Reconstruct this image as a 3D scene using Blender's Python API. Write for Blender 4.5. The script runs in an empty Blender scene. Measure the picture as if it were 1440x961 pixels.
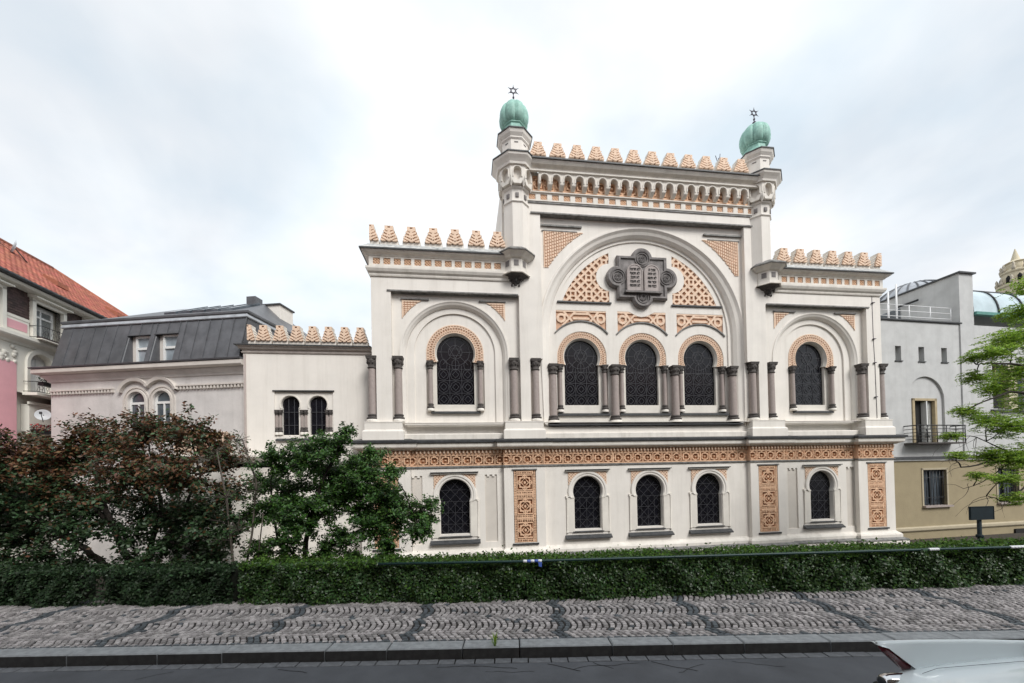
import bpy, math, random
import numpy as np
from mathutils import Vector, Matrix
from mathutils.geometry import tessellate_polygon
PI = math.pi
R = math.radians
random.seed(7)
scene = bpy.context.scene
COL = scene.collection

# ------------------------------------------------------------------ camera
def make_camera():
    yaw, pitch, roll = R(7.01793), R(0.77357), R(-1.14944)
    F = Vector((math.sin(yaw)*math.cos(pitch), math.cos(yaw)*math.cos(pitch), math.sin(pitch)))
    r = Vector((math.cos(yaw), -math.sin(yaw), 0)); u = r.cross(F)
    c, s = math.cos(roll), math.sin(roll)
    Rt = c*r + s*u; U = -s*r + c*u
    cd = bpy.data.cameras.new('camera'); co = bpy.data.objects.new('camera', cd)
    COL.objects.link(co)
    m = Matrix(((Rt.x, U.x, -F.x, -8.2079), (Rt.y, U.y, -F.y, -16.2342), (Rt.z, U.z, -F.z, 3.2), (0, 0, 0, 1)))
    co.matrix_world = m
    cd.sensor_fit = 'HORIZONTAL'; cd.sensor_width = 36.0
    cd.lens = 36.0*534.98/1440.0
    cd.shift_y = (652.53-480.5)/1440.0
    cd.clip_start = 0.05; cd.clip_end = 3000
    scene.camera = co
make_camera()

# ------------------------------------------------------------------ light
SUN_EL, SUN_AZ = R(43), R(150)       # azimuth clockwise from +Y (sun behind the viewer, a little right)
def make_world():
    w = bpy.data.worlds.new('World'); scene.world = w; w.use_nodes = True
    nt = w.node_tree; nt.nodes.clear(); N = nt.nodes.new; L = nt.links.new
    out = N('ShaderNodeOutputWorld'); bg = N('ShaderNodeBackground')
    sky = N('ShaderNodeTexSky'); sky.sky_type = 'NISHITA'; sky.sun_disc = False
    sky.sun_elevation = SUN_EL; sky.sun_rotation = SUN_AZ
    sky.air_density = 1.0; sky.dust_density = 2.0; sky.ozone_density = 1.0
    tc = N('ShaderNodeTexCoord'); sep = N('ShaderNodeSeparateXYZ'); L(tc.outputs['Generated'], sep.inputs[0])
    mx = N('ShaderNodeMath'); mx.operation = 'MAXIMUM'; mx.inputs[1].default_value = 0.0; L(sep.outputs[2], mx.inputs[0])
    ad = N('ShaderNodeMath'); ad.operation = 'ADD'; ad.inputs[1].default_value = 0.28; L(mx.outputs[0], ad.inputs[0])
    dv = N('ShaderNodeVectorMath'); dv.operation = 'DIVIDE'; L(tc.outputs['Generated'], dv.inputs[0])
    cb = N('ShaderNodeCombineXYZ')
    for i in range(3): L(ad.outputs[0], cb.inputs[i])
    L(cb.outputs[0], dv.inputs[1])
    n1 = N('ShaderNodeTexNoise'); n1.inputs['Scale'].default_value = 1.15; n1.inputs['Detail'].default_value = 6
    n1.inputs['Roughness'].default_value = 0.5; n1.inputs['Distortion'].default_value = 0.5; L(dv.outputs[0], n1.inputs['Vector'])
    r1 = N('ShaderNodeValToRGB'); r1.color_ramp.elements[0].position = 0.40; r1.color_ramp.elements[1].position = 0.60
    r1.color_ramp.elements[0].color = (.78, .78, .78, 1); r1.color_ramp.elements[1].color = (1, 1, 1, 1); L(n1.outputs['Fac'], r1.inputs[0])
    n2 = N('ShaderNodeTexNoise'); n2.inputs['Scale'].default_value = 2.3; n2.inputs['Detail'].default_value = 5
    n2.inputs['Roughness'].default_value = 0.5; L(dv.outputs[0], n2.inputs['Vector'])
    r2 = N('ShaderNodeValToRGB'); r2.color_ramp.elements[0].position = 0.3; r2.color_ramp.elements[1].position = 0.66
    r2.color_ramp.elements[0].color = (8.3, 9.4, 10.3, 1); r2.color_ramp.elements[1].color = (11.4, 11.5, 11.6, 1); L(n2.outputs['Fac'], r2.inputs[0])
    mix = N('ShaderNodeMixRGB'); L(r1.outputs[0], mix.inputs[0]); L(sky.outputs[0], mix.inputs[1]); L(r2.outputs[0], mix.inputs[2])
    L(mix.outputs[0], bg.inputs[0]); bg.inputs[1].default_value = 0.0525
    L(bg.outputs[0], out.inputs[0])
    sd = bpy.data.lights.new('sun', 'SUN'); so = bpy.data.objects.new('sun', sd); COL.objects.link(so)
    sd.energy = 1.5; sd.angle = R(25); sd.color = (1.0, 0.98, 0.95)
    d = Vector((math.sin(SUN_AZ)*math.cos(SUN_EL), math.cos(SUN_AZ)*math.cos(SUN_EL), math.sin(SUN_EL)))
    so.rotation_euler = d.to_track_quat('Z', 'Y').to_euler(); so.location = (-20, -40, 40)
make_world()
vs = scene.view_settings
vs.view_transform = 'Standard'; vs.look = 'None'; vs.gamma = 1; vs.exposure = 0.92; vs.use_curve_mapping = False

# ------------------------------------------------------------------ materials
MATS = {}
def mat(name, col, rough=0.8, var=0.0, scale=3.0, bump=0.0, bscale=40.0, metal=0.0, col2=None, spec=0.5, island=0.0, streak=0.0, coat=0.0, trans=0.0):
    m = bpy.data.materials.new(name); m.use_nodes = True; nt = m.node_tree; N = nt.nodes.new; L = nt.links.new
    b = nt.nodes['Principled BSDF']
    b.inputs['Roughness'].default_value = rough; b.inputs['Metallic'].default_value = metal
    b.inputs['Specular IOR Level'].default_value = spec; b.inputs['Coat Weight'].default_value = coat
    c = (*col, 1); b.inputs['Base Color'].default_value = c
    src = None
    tc = N('ShaderNodeTexCoord')
    if var or col2:
        n = N('ShaderNodeTexNoise'); n.inputs['Scale'].default_value = scale; n.inputs['Detail'].default_value = 7; n.inputs['Roughness'].default_value = 0.62
        L(tc.outputs['Object'], n.inputs['Vector'])
        rp = N('ShaderNodeValToRGB'); rp.color_ramp.elements[0].position = 0.32; rp.color_ramp.elements[1].position = 0.7
        c2 = col2 or tuple(x*(1-var) for x in col)
        rp.color_ramp.elements[0].color = (*c2, 1); rp.color_ramp.elements[1].color = (*[min(1, x*(1+var*.4)) for x in col], 1)
        L(n.outputs['Fac'], rp.inputs[0]); src = rp.outputs[0]
    if streak:
        mp = N('ShaderNodeMapping'); mp.inputs['Scale'].default_value = (2.2, 2.2, 0.16); L(tc.outputs['Object'], mp.inputs[0])
        n = N('ShaderNodeTexNoise'); n.inputs['Scale'].default_value = 1.6; n.inputs['Detail'].default_value = 8; n.inputs['Roughness'].default_value = 0.7; L(mp.outputs[0], n.inputs['Vector'])
        rp = N('ShaderNodeValToRGB'); rp.color_ramp.elements[0].position = 0.28; rp.color_ramp.elements[1].position = 0.52
        rp.color_ramp.elements[0].color = (1-streak, 1-streak*1.06, 1-streak*1.15, 1); rp.color_ramp.elements[1].color = (1, 1, 1, 1); L(n.outputs['Fac'], rp.inputs[0])
        mu = N('ShaderNodeMixRGB'); mu.blend_type = 'MULTIPLY'; mu.inputs[0].default_value = 1; L(rp.outputs[0], mu.inputs[2])
        if src: L(src, mu.inputs[1])
        else: mu.inputs[1].default_value = c
        src = mu.outputs[0]
    if island:
        g = N('ShaderNodeNewGeometry'); hs = N('ShaderNodeHueSaturation')
        mr = N('ShaderNodeMapRange'); mr.inputs[3].default_value = 1-island; mr.inputs[4].default_value = 1+island; L(g.outputs['Random Per Island'], mr.inputs[0])
        L(mr.outputs[0], hs.inputs['Value'])
        mr2 = N('ShaderNodeMapRange'); mr2.inputs[3].default_value = 0.5-island*.05; mr2.inputs[4].default_value = 0.5+island*.04
        wn = N('ShaderNodeMath'); wn.operation = 'FRACT'; ml = N('ShaderNodeMath'); ml.operation = 'MULTIPLY'; ml.inputs[1].default_value = 37.7
        L(g.outputs['Random Per Island'], ml.inputs[0]); L(ml.outputs[0], wn.inputs[0]); L(wn.outputs[0], mr2.inputs[0]); L(mr2.outputs[0], hs.inputs['Hue'])
        if src: L(src, hs.inputs['Color'])
        else: hs.inputs['Color'].default_value = c
        src = hs.outputs[0]
    if src: L(src, b.inputs['Base Color'])
    if bump:
        n = N('ShaderNodeTexNoise'); n.inputs['Scale'].default_value = bscale; n.inputs['Detail'].default_value = 5; L(tc.outputs['Object'], n.inputs['Vector'])
        bp = N('ShaderNodeBump'); bp.inputs['Strength'].default_value = bump; bp.inputs['Distance'].default_value = 0.02
        L(n.outputs['Fac'], bp.inputs['Height']); L(bp.outputs[0], b.inputs['Normal'])
    if trans:
        out = nt.nodes['Material Output']; t = N('ShaderNodeBsdfTranslucent'); ms = N('ShaderNodeMixShader'); ms.inputs[0].default_value = trans
        if src: L(src, t.inputs[0])
        else: t.inputs[0].default_value = c
        L(b.outputs[0], ms.inputs[1]); L(t.outputs[0], ms.inputs[2]); L(ms.outputs[0], out.inputs[0])
    MATS[name] = m; return m
M = MATS
mat('plaster_white', (.82, .775, .715), .9, .08, .8, .12, 30, streak=.10)
mat('plaster_jamb', (.78, .735, .665), .9, .10, 2.0, .1, 40)
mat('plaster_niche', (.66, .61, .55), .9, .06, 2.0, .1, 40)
mat('plaster_trim', (.78, .735, .67), .9, .13, 2.5, .1, 40, streak=.16)
mat('terracotta', (.80, .515, .335), .9, .22, 5.0, .2, 60)
mat('terracotta_pale', (.84, .625, .47), .9, .2, 5.0, .2, 60)
mat('ledge_pale', (.52, .52, .50), .8, .5, 5.0, .3, 20, col2=(.24, .25, .25))
mat('terracotta_brown_shade', (.22, .12, .08), .95, .3, 6.0, .2, 60)  # merlon hole floors, shade of the cuts put into the colour
mat('terracotta_rose_shade', (.62, .39, .265), .95, .25, 6.0, .2, 60)  # floor of the pale ornament, recess shade mixed into the base colour
mat('terracotta_ground_shade', (.36, .185, .10), .95, .3, 6.0, .2, 60)  # floor of the orange relief, tinted darker for the shade in its recesses
mat('flashing', (.06, .062, .065), .55, .5, 6.0, .1, 20)
mat('flashing_aged', (.24, .235, .225), .7, .5, 5.0, .3, 20, col2=(.10, .097, .092))
mat('column_stone', (.37, .31, .285), .7, .15, 8.0, .1, 60)
mat('coping_stone', (.46, .41, .375), .8, .2, 4, .2, 40, streak=.1)
mat('tablet_stone', (.40, .35, .33), .8, .2, 6, .2, 40)
mat('capital_stone', (.085, .074, .068), .8, .4, 12.0, .4, 60)
mat('medallion_stone', (.23, .212, .205), .8, .45, 4.0, .3, 50)
mat('inscription', (.035, .032, .03), .8)
mat('verdigris', (.31, .55, .47), .6, .30, 6.0, .15, 20)
mat('iron_dark', (.05, .035, .06), .6)
mat('window_glass_dark', (.010, .010, .014), .16, .6, 3.0, .05, 8, spec=.35)
mat('lead', (.05, .05, .058), .5)
mat('grey_plaster', (.67, .64, .62), .95, .16, 1.2, .4, 18, streak=.08)
mat('grey_trim', (.66, .61, .56), .9, .12, 2, .1, 30)
mat('zinc_dark', (.115, .118, .128), .42, .35, 2.0, .06, 15, streak=.15)
mat('zinc_light', (.42, .44, .47), .4, .3, 3)
mat('pane', (.10, .12, .14), .07, .5, 1.5, spec=.7)
mat('pane_pale', (.36, .41, .45), .12, .4, 1.2, spec=.7)  # pale blue base colour stands in for the reflected sky
mat('frame_white', (.78, .78, .76), .5)
mat('pink_plaster', (.76, .40, .44), .9, .08, 1.5, .1, 30)
mat('cream_plaster', (.81, .78, .70), .9, .08, 1.5, .1, 30, streak=.06)
mat('roof_clay', (.36, .115, .075), .8, .35, 3.0, .2, 30, island=.22)
mat('slate_brown', (.075, .045, .04), .7, .3, 4.0, .2, 30, island=.35)
mat('modern_grey', (.56, .56, .55), .95, .13, 1.5, .35, 25, streak=.08)
mat('modern_beige', (.34, .28, .175), .95, .10, 1.5, .3, 22)
mat('beige_trim', (.44, .38, .27), .9, .1, 3)
mat('wood_ochre', (.44, .35, .21), .6, .2, 6)
mat('dark_interior', (.012, .011, .01), .9)
mat('curtain', (.55, .55, .52), .9, .2, 9)
mat('rail_black', (.02, .02, .022), .5)
mat('rail_white', (.80, .80, .80), .5)
mat('barrel_glass', (.55, .66, .70), .12, .25, .8, spec=.8)
mat('copper_green', (.10, .28, .24), .6, .2, 4)
mat('tower_yellow', (.66, .58, .42), .9, .15, 2)
mat('tower_stone', (.55, .49, .39), .9, .2, 2)
mat('asphalt', (.098, .104, .116), .85, .28, 1.1, .5, 160)
mat('asphalt_crack', (.014, .014, .015), .95)
mat('cobble_pale', (.37, .345, .34), .75, .25, 30, .3, 90, island=.42)
mat('cobble_blue', (.095, .108, .12), .75, .25, 30, .3, 90, island=.35)
mat('joint_soil', (.020, .017, .015), .95, .4, 8, .4, 50)
mat('kerb_granite', (.30, .315, .325), .8, .30, 9.0, .3, 80, island=.1)
mat('kerb_face_shade', (.045, .043, .042), .85, .4, 9.0, .3, 60)  # front face of the kerb stones, its shade painted in as darker granite
mat('gutter_granite', (.15, .157, .166), .8, .35, 9.0, .3, 80, island=.3)
mat('soil', (.05, .04, .03), .95, .4, 3, .5, 20)
mat('lawn', (.045, .075, .025), .95, .4, 3, .5, 30)
mat('bark', (.045, .036, .030), .9, .4, 10, .5, 40)
mat('bark_pale', (.13, .11, .09), .9, .4, 10, .5, 40)
mat('leaf_purple', (.155, .074, .032), .55, .3, 2.0, island=.5, trans=.25)
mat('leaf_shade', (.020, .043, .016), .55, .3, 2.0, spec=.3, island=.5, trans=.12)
mat('leaf_dark', (.044, .09, .034), .5, .3, 2.0, island=.5, trans=.18)
mat('leaf_green', (.065, .155, .028), .45, .3, 2.0, island=.5, trans=.25)
mat('leaf_bright', (.33, .50, .07), .5, .3, 2.0, island=.4, trans=.45)
mat('leaf_hedge', (.042, .092, .024), .4, .3, 2.0, spec=.45, island=.55, trans=.15)
mat('leaf_shoot', (.085, .17, .030), .7, .2, 2.0, spec=.2, island=.4, trans=.3)
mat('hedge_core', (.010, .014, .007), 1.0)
mat('rail_green', (.006, .035, .032), .45)
mat('sign_dark', (.006, .016, .022), .85, .2, 8)
mat('brown_shade_wall', (.16, .12, .095), .9, .2, 2)  # wall colour kept dark so the added unseen houses shade the street
mat('tape_white', (.80, .82, .84), .5)
mat('tape_blue', (.06, .12, .45), .5)
mat('car_paint', (.84, .91, .93), .2, spec=.5, coat=.8)
mat('chrome', (.75, .75, .76), .08, metal=1.0)
mat('lens_red', (.10, .006, .012), .2, coat=.5)
mat('rubber', (.015, .015, .015), .9)
mat('trim_dark', (.02, .025, .03), .4)
mat('dish_grey', (.55, .58, .60), .5)
mat('flower_red', (.45, .05, .06), .7, island=.3)

# ------------------------------------------------------------------ mesh builder
class MB:
    def __init__(s): s.v = []; s.f = []; s.m = []; s.s = []
    def add(s, vs_, fs, m=0, sm=False):
        o = len(s.v); s.v.extend([tuple(p) for p in vs_])
        for f in fs: s.f.append([o+i for i in f]); s.m.append(m); s.s.append(sm)
    def box(s, x0, x1, y0, y1, z0, z1, m=0):
        s.add([(x0,y0,z0),(x1,y0,z0),(x1,y1,z0),(x0,y1,z0),(x0,y0,z1),(x1,y0,z1),(x1,y1,z1),(x0,y1,z1)],
              [(0,1,5,4),(1,2,6,5),(2,3,7,6),(3,0,4,7),(4,5,6,7),(3,2,1,0)], m)
    def wedge(s, x0, x1, y0, y1, z0, zf, zb, m=0):   # top slopes from zf at the front (y0) to zb at the back
        s.add([(x0,y0,z0),(x1,y0,z0),(x1,y1,z0),(x0,y1,z0),(x0,y0,zf),(x1,y0,zf),(x1,y1,zb),(x0,y1,zb)],
              [(0,1,5,4),(1,2,6,5),(2,3,7,6),(3,0,4,7),(4,5,6,7),(3,2,1,0)], m)
    def plate(s, outer, holes=(), y0=0., y1=.1, m=0, back=False, sides=True, mside=None):
        mside = m if mside is None else mside
        loops = [list(outer)]+[list(h) for h in holes]
        tris = tessellate_polygon([[Vector((p[0], p[1], 0)) for p in l] for l in loops])
        flat = [p for l in loops for p in l]
        vf = [(p[0], y0, p[1]) for p in flat]
        fs = []
        for a, b, c in tris:
            A, B, C_ = flat[a], flat[b], flat[c]
            cr = (B[0]-A[0])*(C_[1]-A[1])-(B[1]-A[1])*(C_[0]-A[0])
            if abs(cr) < 1e-12: continue
            fs.append((a, b, c) if cr > 0 else (a, c, b))
        s.add(vf, fs, m)
        if back: s.add([(p[0], y1, p[1]) for p in flat], [(c, b, a) for a, b, c in fs], m)
        if sides:
            for l in loops:
                n = len(l)
                area = sum(l[i][0]*l[(i+1) % n][1]-l[(i+1) % n][0]*l[i][1] for i in range(n))
                isout = l is loops[0]
                ll = l if ((area > 0) == isout) else l[::-1]
                v = [(p[0], y0, p[1]) for p in ll]+[(p[0], y1, p[1]) for p in ll]
                s.add(v, [(i+n, (i+1) % n+n, (i+1) % n, i) for i in range(n)], mside)
    def lathe(s, prof, seg=12, c=(0, 0), m=0, sm=True, a0=0., mod=None, cap=True, mats=None):
        n = len(prof); v = []
        for r, z in prof:
            for k in range(seg):
                a = a0+2*PI*k/seg; rr = r*(mod(a, z) if mod else 1)
                v.append((c[0]+rr*math.cos(a), c[1]+rr*math.sin(a), z))
        o = len(s.v); s.v.extend(v)
        for i in range(n-1):
            for k in range(seg):
                s.f.append([o+i*seg+k, o+i*seg+(k+1) % seg, o+(i+1)*seg+(k+1) % seg, o+(i+1)*seg+k]); s.m.append(mats[i] if mats else m); s.s.append(sm)
        if cap:
            s.f.append([o+(n-1)*seg+k for k in range(seg)]); s.m.append(mats[-1] if mats else m); s.s.append(False)
            s.f.append([o+k for k in range(seg)][::-1]); s.m.append(mats[0] if mats else m); s.s.append(False)
    def tube(s, pts, rad, seg=6, m=0, sm=True):
        pts = [Vector(p) for p in pts]
        if not hasattr(rad, '__len__'): rad = [rad]*len(pts)
        v = []
        for i, p in enumerate(pts):
            d = (pts[min(i+1, len(pts)-1)]-pts[max(i-1, 0)])
            d = d.normalized() if d.length > 1e-9 else Vector((0, 0, 1))
            a = d.cross(Vector((0, 0, 1)) if abs(d.z) < .9 else Vector((1, 0, 0))).normalized(); b = d.cross(a)
            for k in range(seg):
                t = 2*PI*k/seg; v.append(p+(a*math.cos(t)+b*math.sin(t))*rad[i])
        fs = []
        for i in range(len(pts)-1):
            for k in range(seg): fs.append((i*seg+k, (i+1)*seg+k, (i+1)*seg+(k+1) % seg, i*seg+(k+1) % seg))
        fs.append(tuple(range(seg))); fs.append(tuple(range((len(pts)-1)*seg, len(pts)*seg))[::-1])
        s.add(v, fs, m, sm)
    def sweep(s, path, prof, mats=0, caps=True):
        # path: plan polyline (x,y); profile: (outward offset, z); outward = right of travel
        n = len(path); P = [Vector((p[0], p[1])) for p in path]; off = []
        for i in range(n):
            ds = []
            if i > 0: ds.append((P[i]-P[i-1]).normalized())
            if i < n-1: ds.append((P[i+1]-P[i]).normalized())
            ns = [Vector((d.y, -d.x)) for d in ds]
            if len(ns) == 2:
                b = ns[0]+ns[1]; b = b/(b.length_squared/2) if b.length_squared > 1e-6 else ns[0]
            else: b = ns[0]
            off.append(b)
        k = len(prof); v = []
        for i in range(n):
            for d, z in prof: v.append((P[i].x+off[i].x*d, P[i].y+off[i].y*d, z))
        for j in range(k-1):
            mm = mats if not hasattr(mats, '__len__') else mats[j]
            s.add([], [], mm)
        o = len(s.v); s.v.extend(v)
        for i in range(n-1):
            for j in range(k-1):
                s.f.append([o+i*k+j, o+(i+1)*k+j, o+(i+1)*k+j+1, o+i*k+j+1]); s.m.append(mats if not hasattr(mats, '__len__') else mats[j]); s.s.append(False)
        if caps:
            for i, rv in ((0, True), (n-1, False)):
                idx = [o+i*k+j for j in range(k)]; s.f.append(idx if rv else idx[::-1]); s.m.append(mats if not hasattr(mats, '__len__') else mats[0]); s.s.append(False)
    def arcs(s, polys, ys, mats=0, sm=False):
        # skin between matching outlines polys[i] (x,z) at depth ys[i]
        k = len(polys[0]); o = len(s.v)
        for pl, y in zip(polys, ys): s.v.extend([(p[0], y, p[1]) for p in pl])
        for i in range(len(polys)-1):
            for j in range(k-1):
                s.f.append([o+i*k+j, o+i*k+j+1, o+(i+1)*k+j+1, o+(i+1)*k+j]); s.m.append(mats if not hasattr(mats, '__len__') else mats[i]); s.s.append(sm)
    def relief(s, pos, ni, nj, mask, yr, yf, m=0, mf=None):
        mf = m+1 if mf is None else mf
        for j in range(nj):
            for i in range(ni):
                k = mask(i, j)
                if k < 0: continue
                a, b, c, d = pos(i, j), pos(i+1, j), pos(i+1, j+1), pos(i, j+1)
                y = yr if k else yf
                s.add([(a[0], y, a[1]), (b[0], y, b[1]), (c[0], y, c[1]), (d[0], y, d[1])], [(0, 1, 2, 3)], m if k else mf)
                if k:
                    for (di, dj), (p, q) in (((0, -1), (a, b)), ((1, 0), (b, c)), ((0, 1), (c, d)), ((-1, 0), (d, a))):
                        ii, jj = i+di, j+dj
                        if not (0 <= ii < ni and 0 <= jj < nj) or mask(ii, jj) <= 0:
                            s.add([(p[0], yr, p[1]), (p[0], yf, p[1]), (q[0], yf, q[1]), (q[0], yr, q[1])], [(0, 1, 2, 3)], m)
    def mesh(s, name, mats):
        me = bpy.data.meshes.new(name); me.from_pydata(s.v, [], s.f)
        for m in (mats if isinstance(mats, (list, tuple)) else [mats]): me.materials.append(M[m])
        me.polygons.foreach_set('material_index', s.m); me.polygons.foreach_set('use_smooth', s.s)
        me.update(); return me

def link(name, data, parent=None, loc=(0, 0, 0), rot=(0, 0, 0), sc=None, kind=None, label=None):
    o = bpy.data.objects.new(name, data); COL.objects.link(o); o.location = loc; o.rotation_euler = rot
    if sc: o.scale = sc
    if parent is not None: o.parent = parent
    if kind: o['kind'] = kind
    if label: o['label'] = label
    return o
def obj(name, mb, mats, parent=None, loc=(0, 0, 0), rot=(0, 0, 0), kind=None, label=None):
    return link(name, mb.mesh(name, mats), parent, loc, rot, None, kind, label)
def tag(o, label, cat, group=None):
    o['label'] = label; o['category'] = cat
    if group: o['group'] = group
    return o
def thing(name, label, cat, loc=(0, 0, 0), rz=0., group=None):
    o = link(name, None, None, loc, (0, 0, rz)); o.empty_display_size = .3
    return tag(o, label, cat, group)

# outline helpers (x,z)
def arch_pts(cx, cz, r, zb, seg=32, half=None):
    half = r if half is None else half
    p = [(cx-half, zb)]
    p += [(cx-r*math.cos(PI*k/seg), cz+r*math.sin(PI*k/seg)) for k in range(seg+1)]
    p += [(cx+half, zb)]
    return p
def shoe_pts(cx, cz, r, dn, half, zb, seg=36):
    # horseshoe opening: round head running dn below its centre, then straight jambs at +-half
    a = math.asin(min(.95, dn/r)); p = [(cx-half, zb), (cx-half, cz-dn-.03)]
    t0, t1 = PI+a, -a
    p += [(cx+r*math.cos(t0+(t1-t0)*k/seg), cz+r*math.sin(t0+(t1-t0)*k/seg)) for k in range(seg+1)]
    p += [(cx+half, cz-dn-.03), (cx+half, zb)]
    return p
def rect(x0, x1, z0, z1): return [(x0, z0), (x1, z0), (x1, z1), (x0, z1)]

# ------------------------------------------------------------------ ornament patterns (1 raised, 0 floor)
def star_tile(p, q, w=.13):
    a, b = abs(p), abs(q)
    if a > .86 or b > .86: return 1
    if abs(max(a, b)-.52) < w*.75: return 1
    if abs(a+b-.78) < w: return 1
    if a+b < .22: return 1
    return 0
def lattice(p, q, w=.2):
    u, v = (p+q) % 1., (p-q) % 1.
    return 1 if (u < w or v < w) else 0
def medal(a, b, fine=True):
    m = max(a, b); d = a+b
    if abs(m-.90) < .055 or abs(m-.58) < .065 or abs(d-.92) < .075 or (a < .05 and b > .55) or (b < .05 and a > .55) or math.hypot(a, b) < .15: return True
    return fine and abs(d-.50) < .065
def panel_pattern(x, z, W, H):
    # knotwork panel: studded border, three interlaced medallions with bar courses between
    hx = 2*x/W-1; pz = z/H*3.0
    if abs(hx) > .80:
        return 1 if (z/.07) % 1. < .55 or .90 < abs(hx) < .95 else 0
    if abs(hx) > .74: return 1
    q = ((pz % 1.0)-.5)*2
    if abs(q) > .70:
        t = (abs(q)-.70)/.30
        if t < .14 or t > .88: return 1
        return 1 if ((x/.078) % 1. < .40) or ((z/.085) % 1. < .38) else 0
    return 1 if medal(abs(hx)/.74, abs(q)/.70) else 0
def frieze_pattern(x, z, H):
    T = .46; p = ((x/T) % 1.)*2-1; q = z/H*2-1
    if abs(q) > .92: return 1
    return 1 if medal(abs(p), abs(q)/.92, False) else 0
def arabesque(u, v):
    # wavy stem ornament for arch bands: u along, v across 0..1
    w = .5+.32*math.sin(u*2*PI)
    if v < .10 or v > .90: return 1
    if abs(v-w) < .13: return 1
    w2 = .5-.32*math.sin(u*2*PI)
    if abs(v-w2) < .10: return 1
    return 0
def strap(x, z):
    # large eight-fold strapwork of the lunette
    T = .74; p = ((x/T) % 1.)*2-1; q = ((z/T) % 1.)*2-1
    a, b = abs(p), abs(q)
    if abs(a-b) < .20 and max(a, b) > .25: return 1
    if abs(a+b-1.0) < .17: return 1
    if abs(max(a, b)-.30) < .11: return 1
    return 0

# =========================================================================================== SYNAGOGUE
# all heights of this building are written from a datum 1.0 m below world zero offset: world z = z + 1.0
ROOTZ = -0.8
syn = thing('synagogue', 'ornate cream synagogue with orange Moorish panels, green onion turrets and stepped merlons', 'synagogue', (0, 0, ROOTZ))
DZ = 1.0-ROOTZ
def part(name, mb, mats, loc=(0, 0, 0), parent=None, kind=None, label=None, rot=(0, 0, 0)):
    l = (loc[0], loc[1], loc[2]+DZ) if parent is None else loc
    return obj(name, mb, mats, parent or syn, l, rot, kind, label)
def cpart(name, mesh, loc, parent=None, label=None, rot=(0, 0, 0), sc=None):
    l = (loc[0], loc[1], loc[2]+DZ) if parent is None else loc
    return link(name, mesh, parent or syn, l, rot, sc, None, label)

WX = 8.55        # centre of each wing bay (upper storey)
LX = 8.66        # centre of the wing's lower window
CX = 2.88        # spacing of the three middle windows
TX = 5.93        # turret axis

# --- plan path of the ground storey
PIER = -.2
gpath = [(-12.4, 6), (-12.4, PIER), (-10.45, PIER), (-10.45, 0), (-6.58, 0), (-6.58, PIER), (-4.82, PIER), (-4.82, 0),
         (4.82, 0), (4.82, PIER), (6.58, PIER), (6.58, 0), (10.45, 0), (10.45, PIER), (12.4, PIER), (12.4, 6)]
# lower wall with openings
def low_window(cx): return shoe_pts(cx, 1.15, .66, .30, .61, -.50)
def niche(cx):
    x0, x1 = cx-.26, cx+.26
    return [(x0, -.88), (x1, -.88), (x1, 1.98), (x1-.10, 1.98), (x1-.10, 1.90), (x1-.20, 1.90), (x1-.20, 1.98), (x1-.32, 1.98), (x1-.32, 1.90), (x1-.42, 1.90), (x1-.42, 1.98), (x0, 1.98)]
LOWC = [-LX, -CX, 0, CX, LX]
NICHE = [-10.26, -7.13, 7.13, 10.26]
mb = MB()
mb.plate(rect(-10.44, 10.44, -2.0, 2.34), [low_window(c) for c in LOWC]+[niche(c) for c in NICHE], 0, .30)
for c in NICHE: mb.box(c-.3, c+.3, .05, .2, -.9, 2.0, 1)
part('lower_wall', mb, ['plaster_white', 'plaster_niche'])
mb = MB()   # body behind
mb.box(-11.75, 11.75, .75, 20, -2.0, 11.0); mb.box(-12.35, 12.35, .31, 20, -2.0, 4.2)
mb.box(-6.35, 6.35, .76, 20, 11.0, 15.1)
part('building_body', mb, 'plaster_white')
for x0, x1 in ((-12.4, -10.45), (-6.58, -4.82), (4.82, 6.58), (10.45, 12.4)):
    mb = MB(); c = (x0+x1)/2; w = .49
    mb.plate(rect(x0, x1, -2.0, 2.32), [rect(c-w, c+w, -.94, 2.14)], PIER, .0)
    mb.box(x0+.002, x1-.002, -.08, .3, -1.2, 2.3)
    pier = part('pier', mb, 'plaster_white')
    mb = MB(); W, H, cell = .94, 3.04, .0235
    ni, nj = int(W/cell), int(H/cell)
    mb.relief(lambda i, j: (c-W/2+i*W/ni, -.92+j*H/nj), ni, nj, lambda i, j: panel_pattern((i+.5)*W/ni, (j+.5)*H/nj, W, H), -.195, -.09)
    part('ornament_panel', mb, ['terracotta', 'terracotta_ground_shade'], parent=pier)
    mb = MB(); mb.box(c-.56, c+.56, PIER-.06, PIER+.01, -1.03, -.96, 0); part('panel_sill', mb, 'flashing', parent=pier)
    mb = MB(); mb.box(c-.54, c+.54, PIER-.05, PIER+.01, 2.15, 2.20, 0); part('panel_label', mb, 'flashing_aged', parent=pier)
# --- plinth
mb = MB()
mb.sweep(gpath, [(.05, -2.2), (.32, -2.2), (.32, -1.62), (.30, -1.56)], 0)
mb.sweep(gpath, [(.30, -1.56), (.33, -1.55), (.33, -1.50), (.17, -1.42)], 1)
mb.sweep(gpath, [(.17, -1.42), (.17, -1.30), (.13, -1.24), (.04, -1.18), (0.01, -1.14), (-.05, -1.14)], 0)
part('plinth', mb, ['plaster_trim', 'flashing_aged'])
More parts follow.
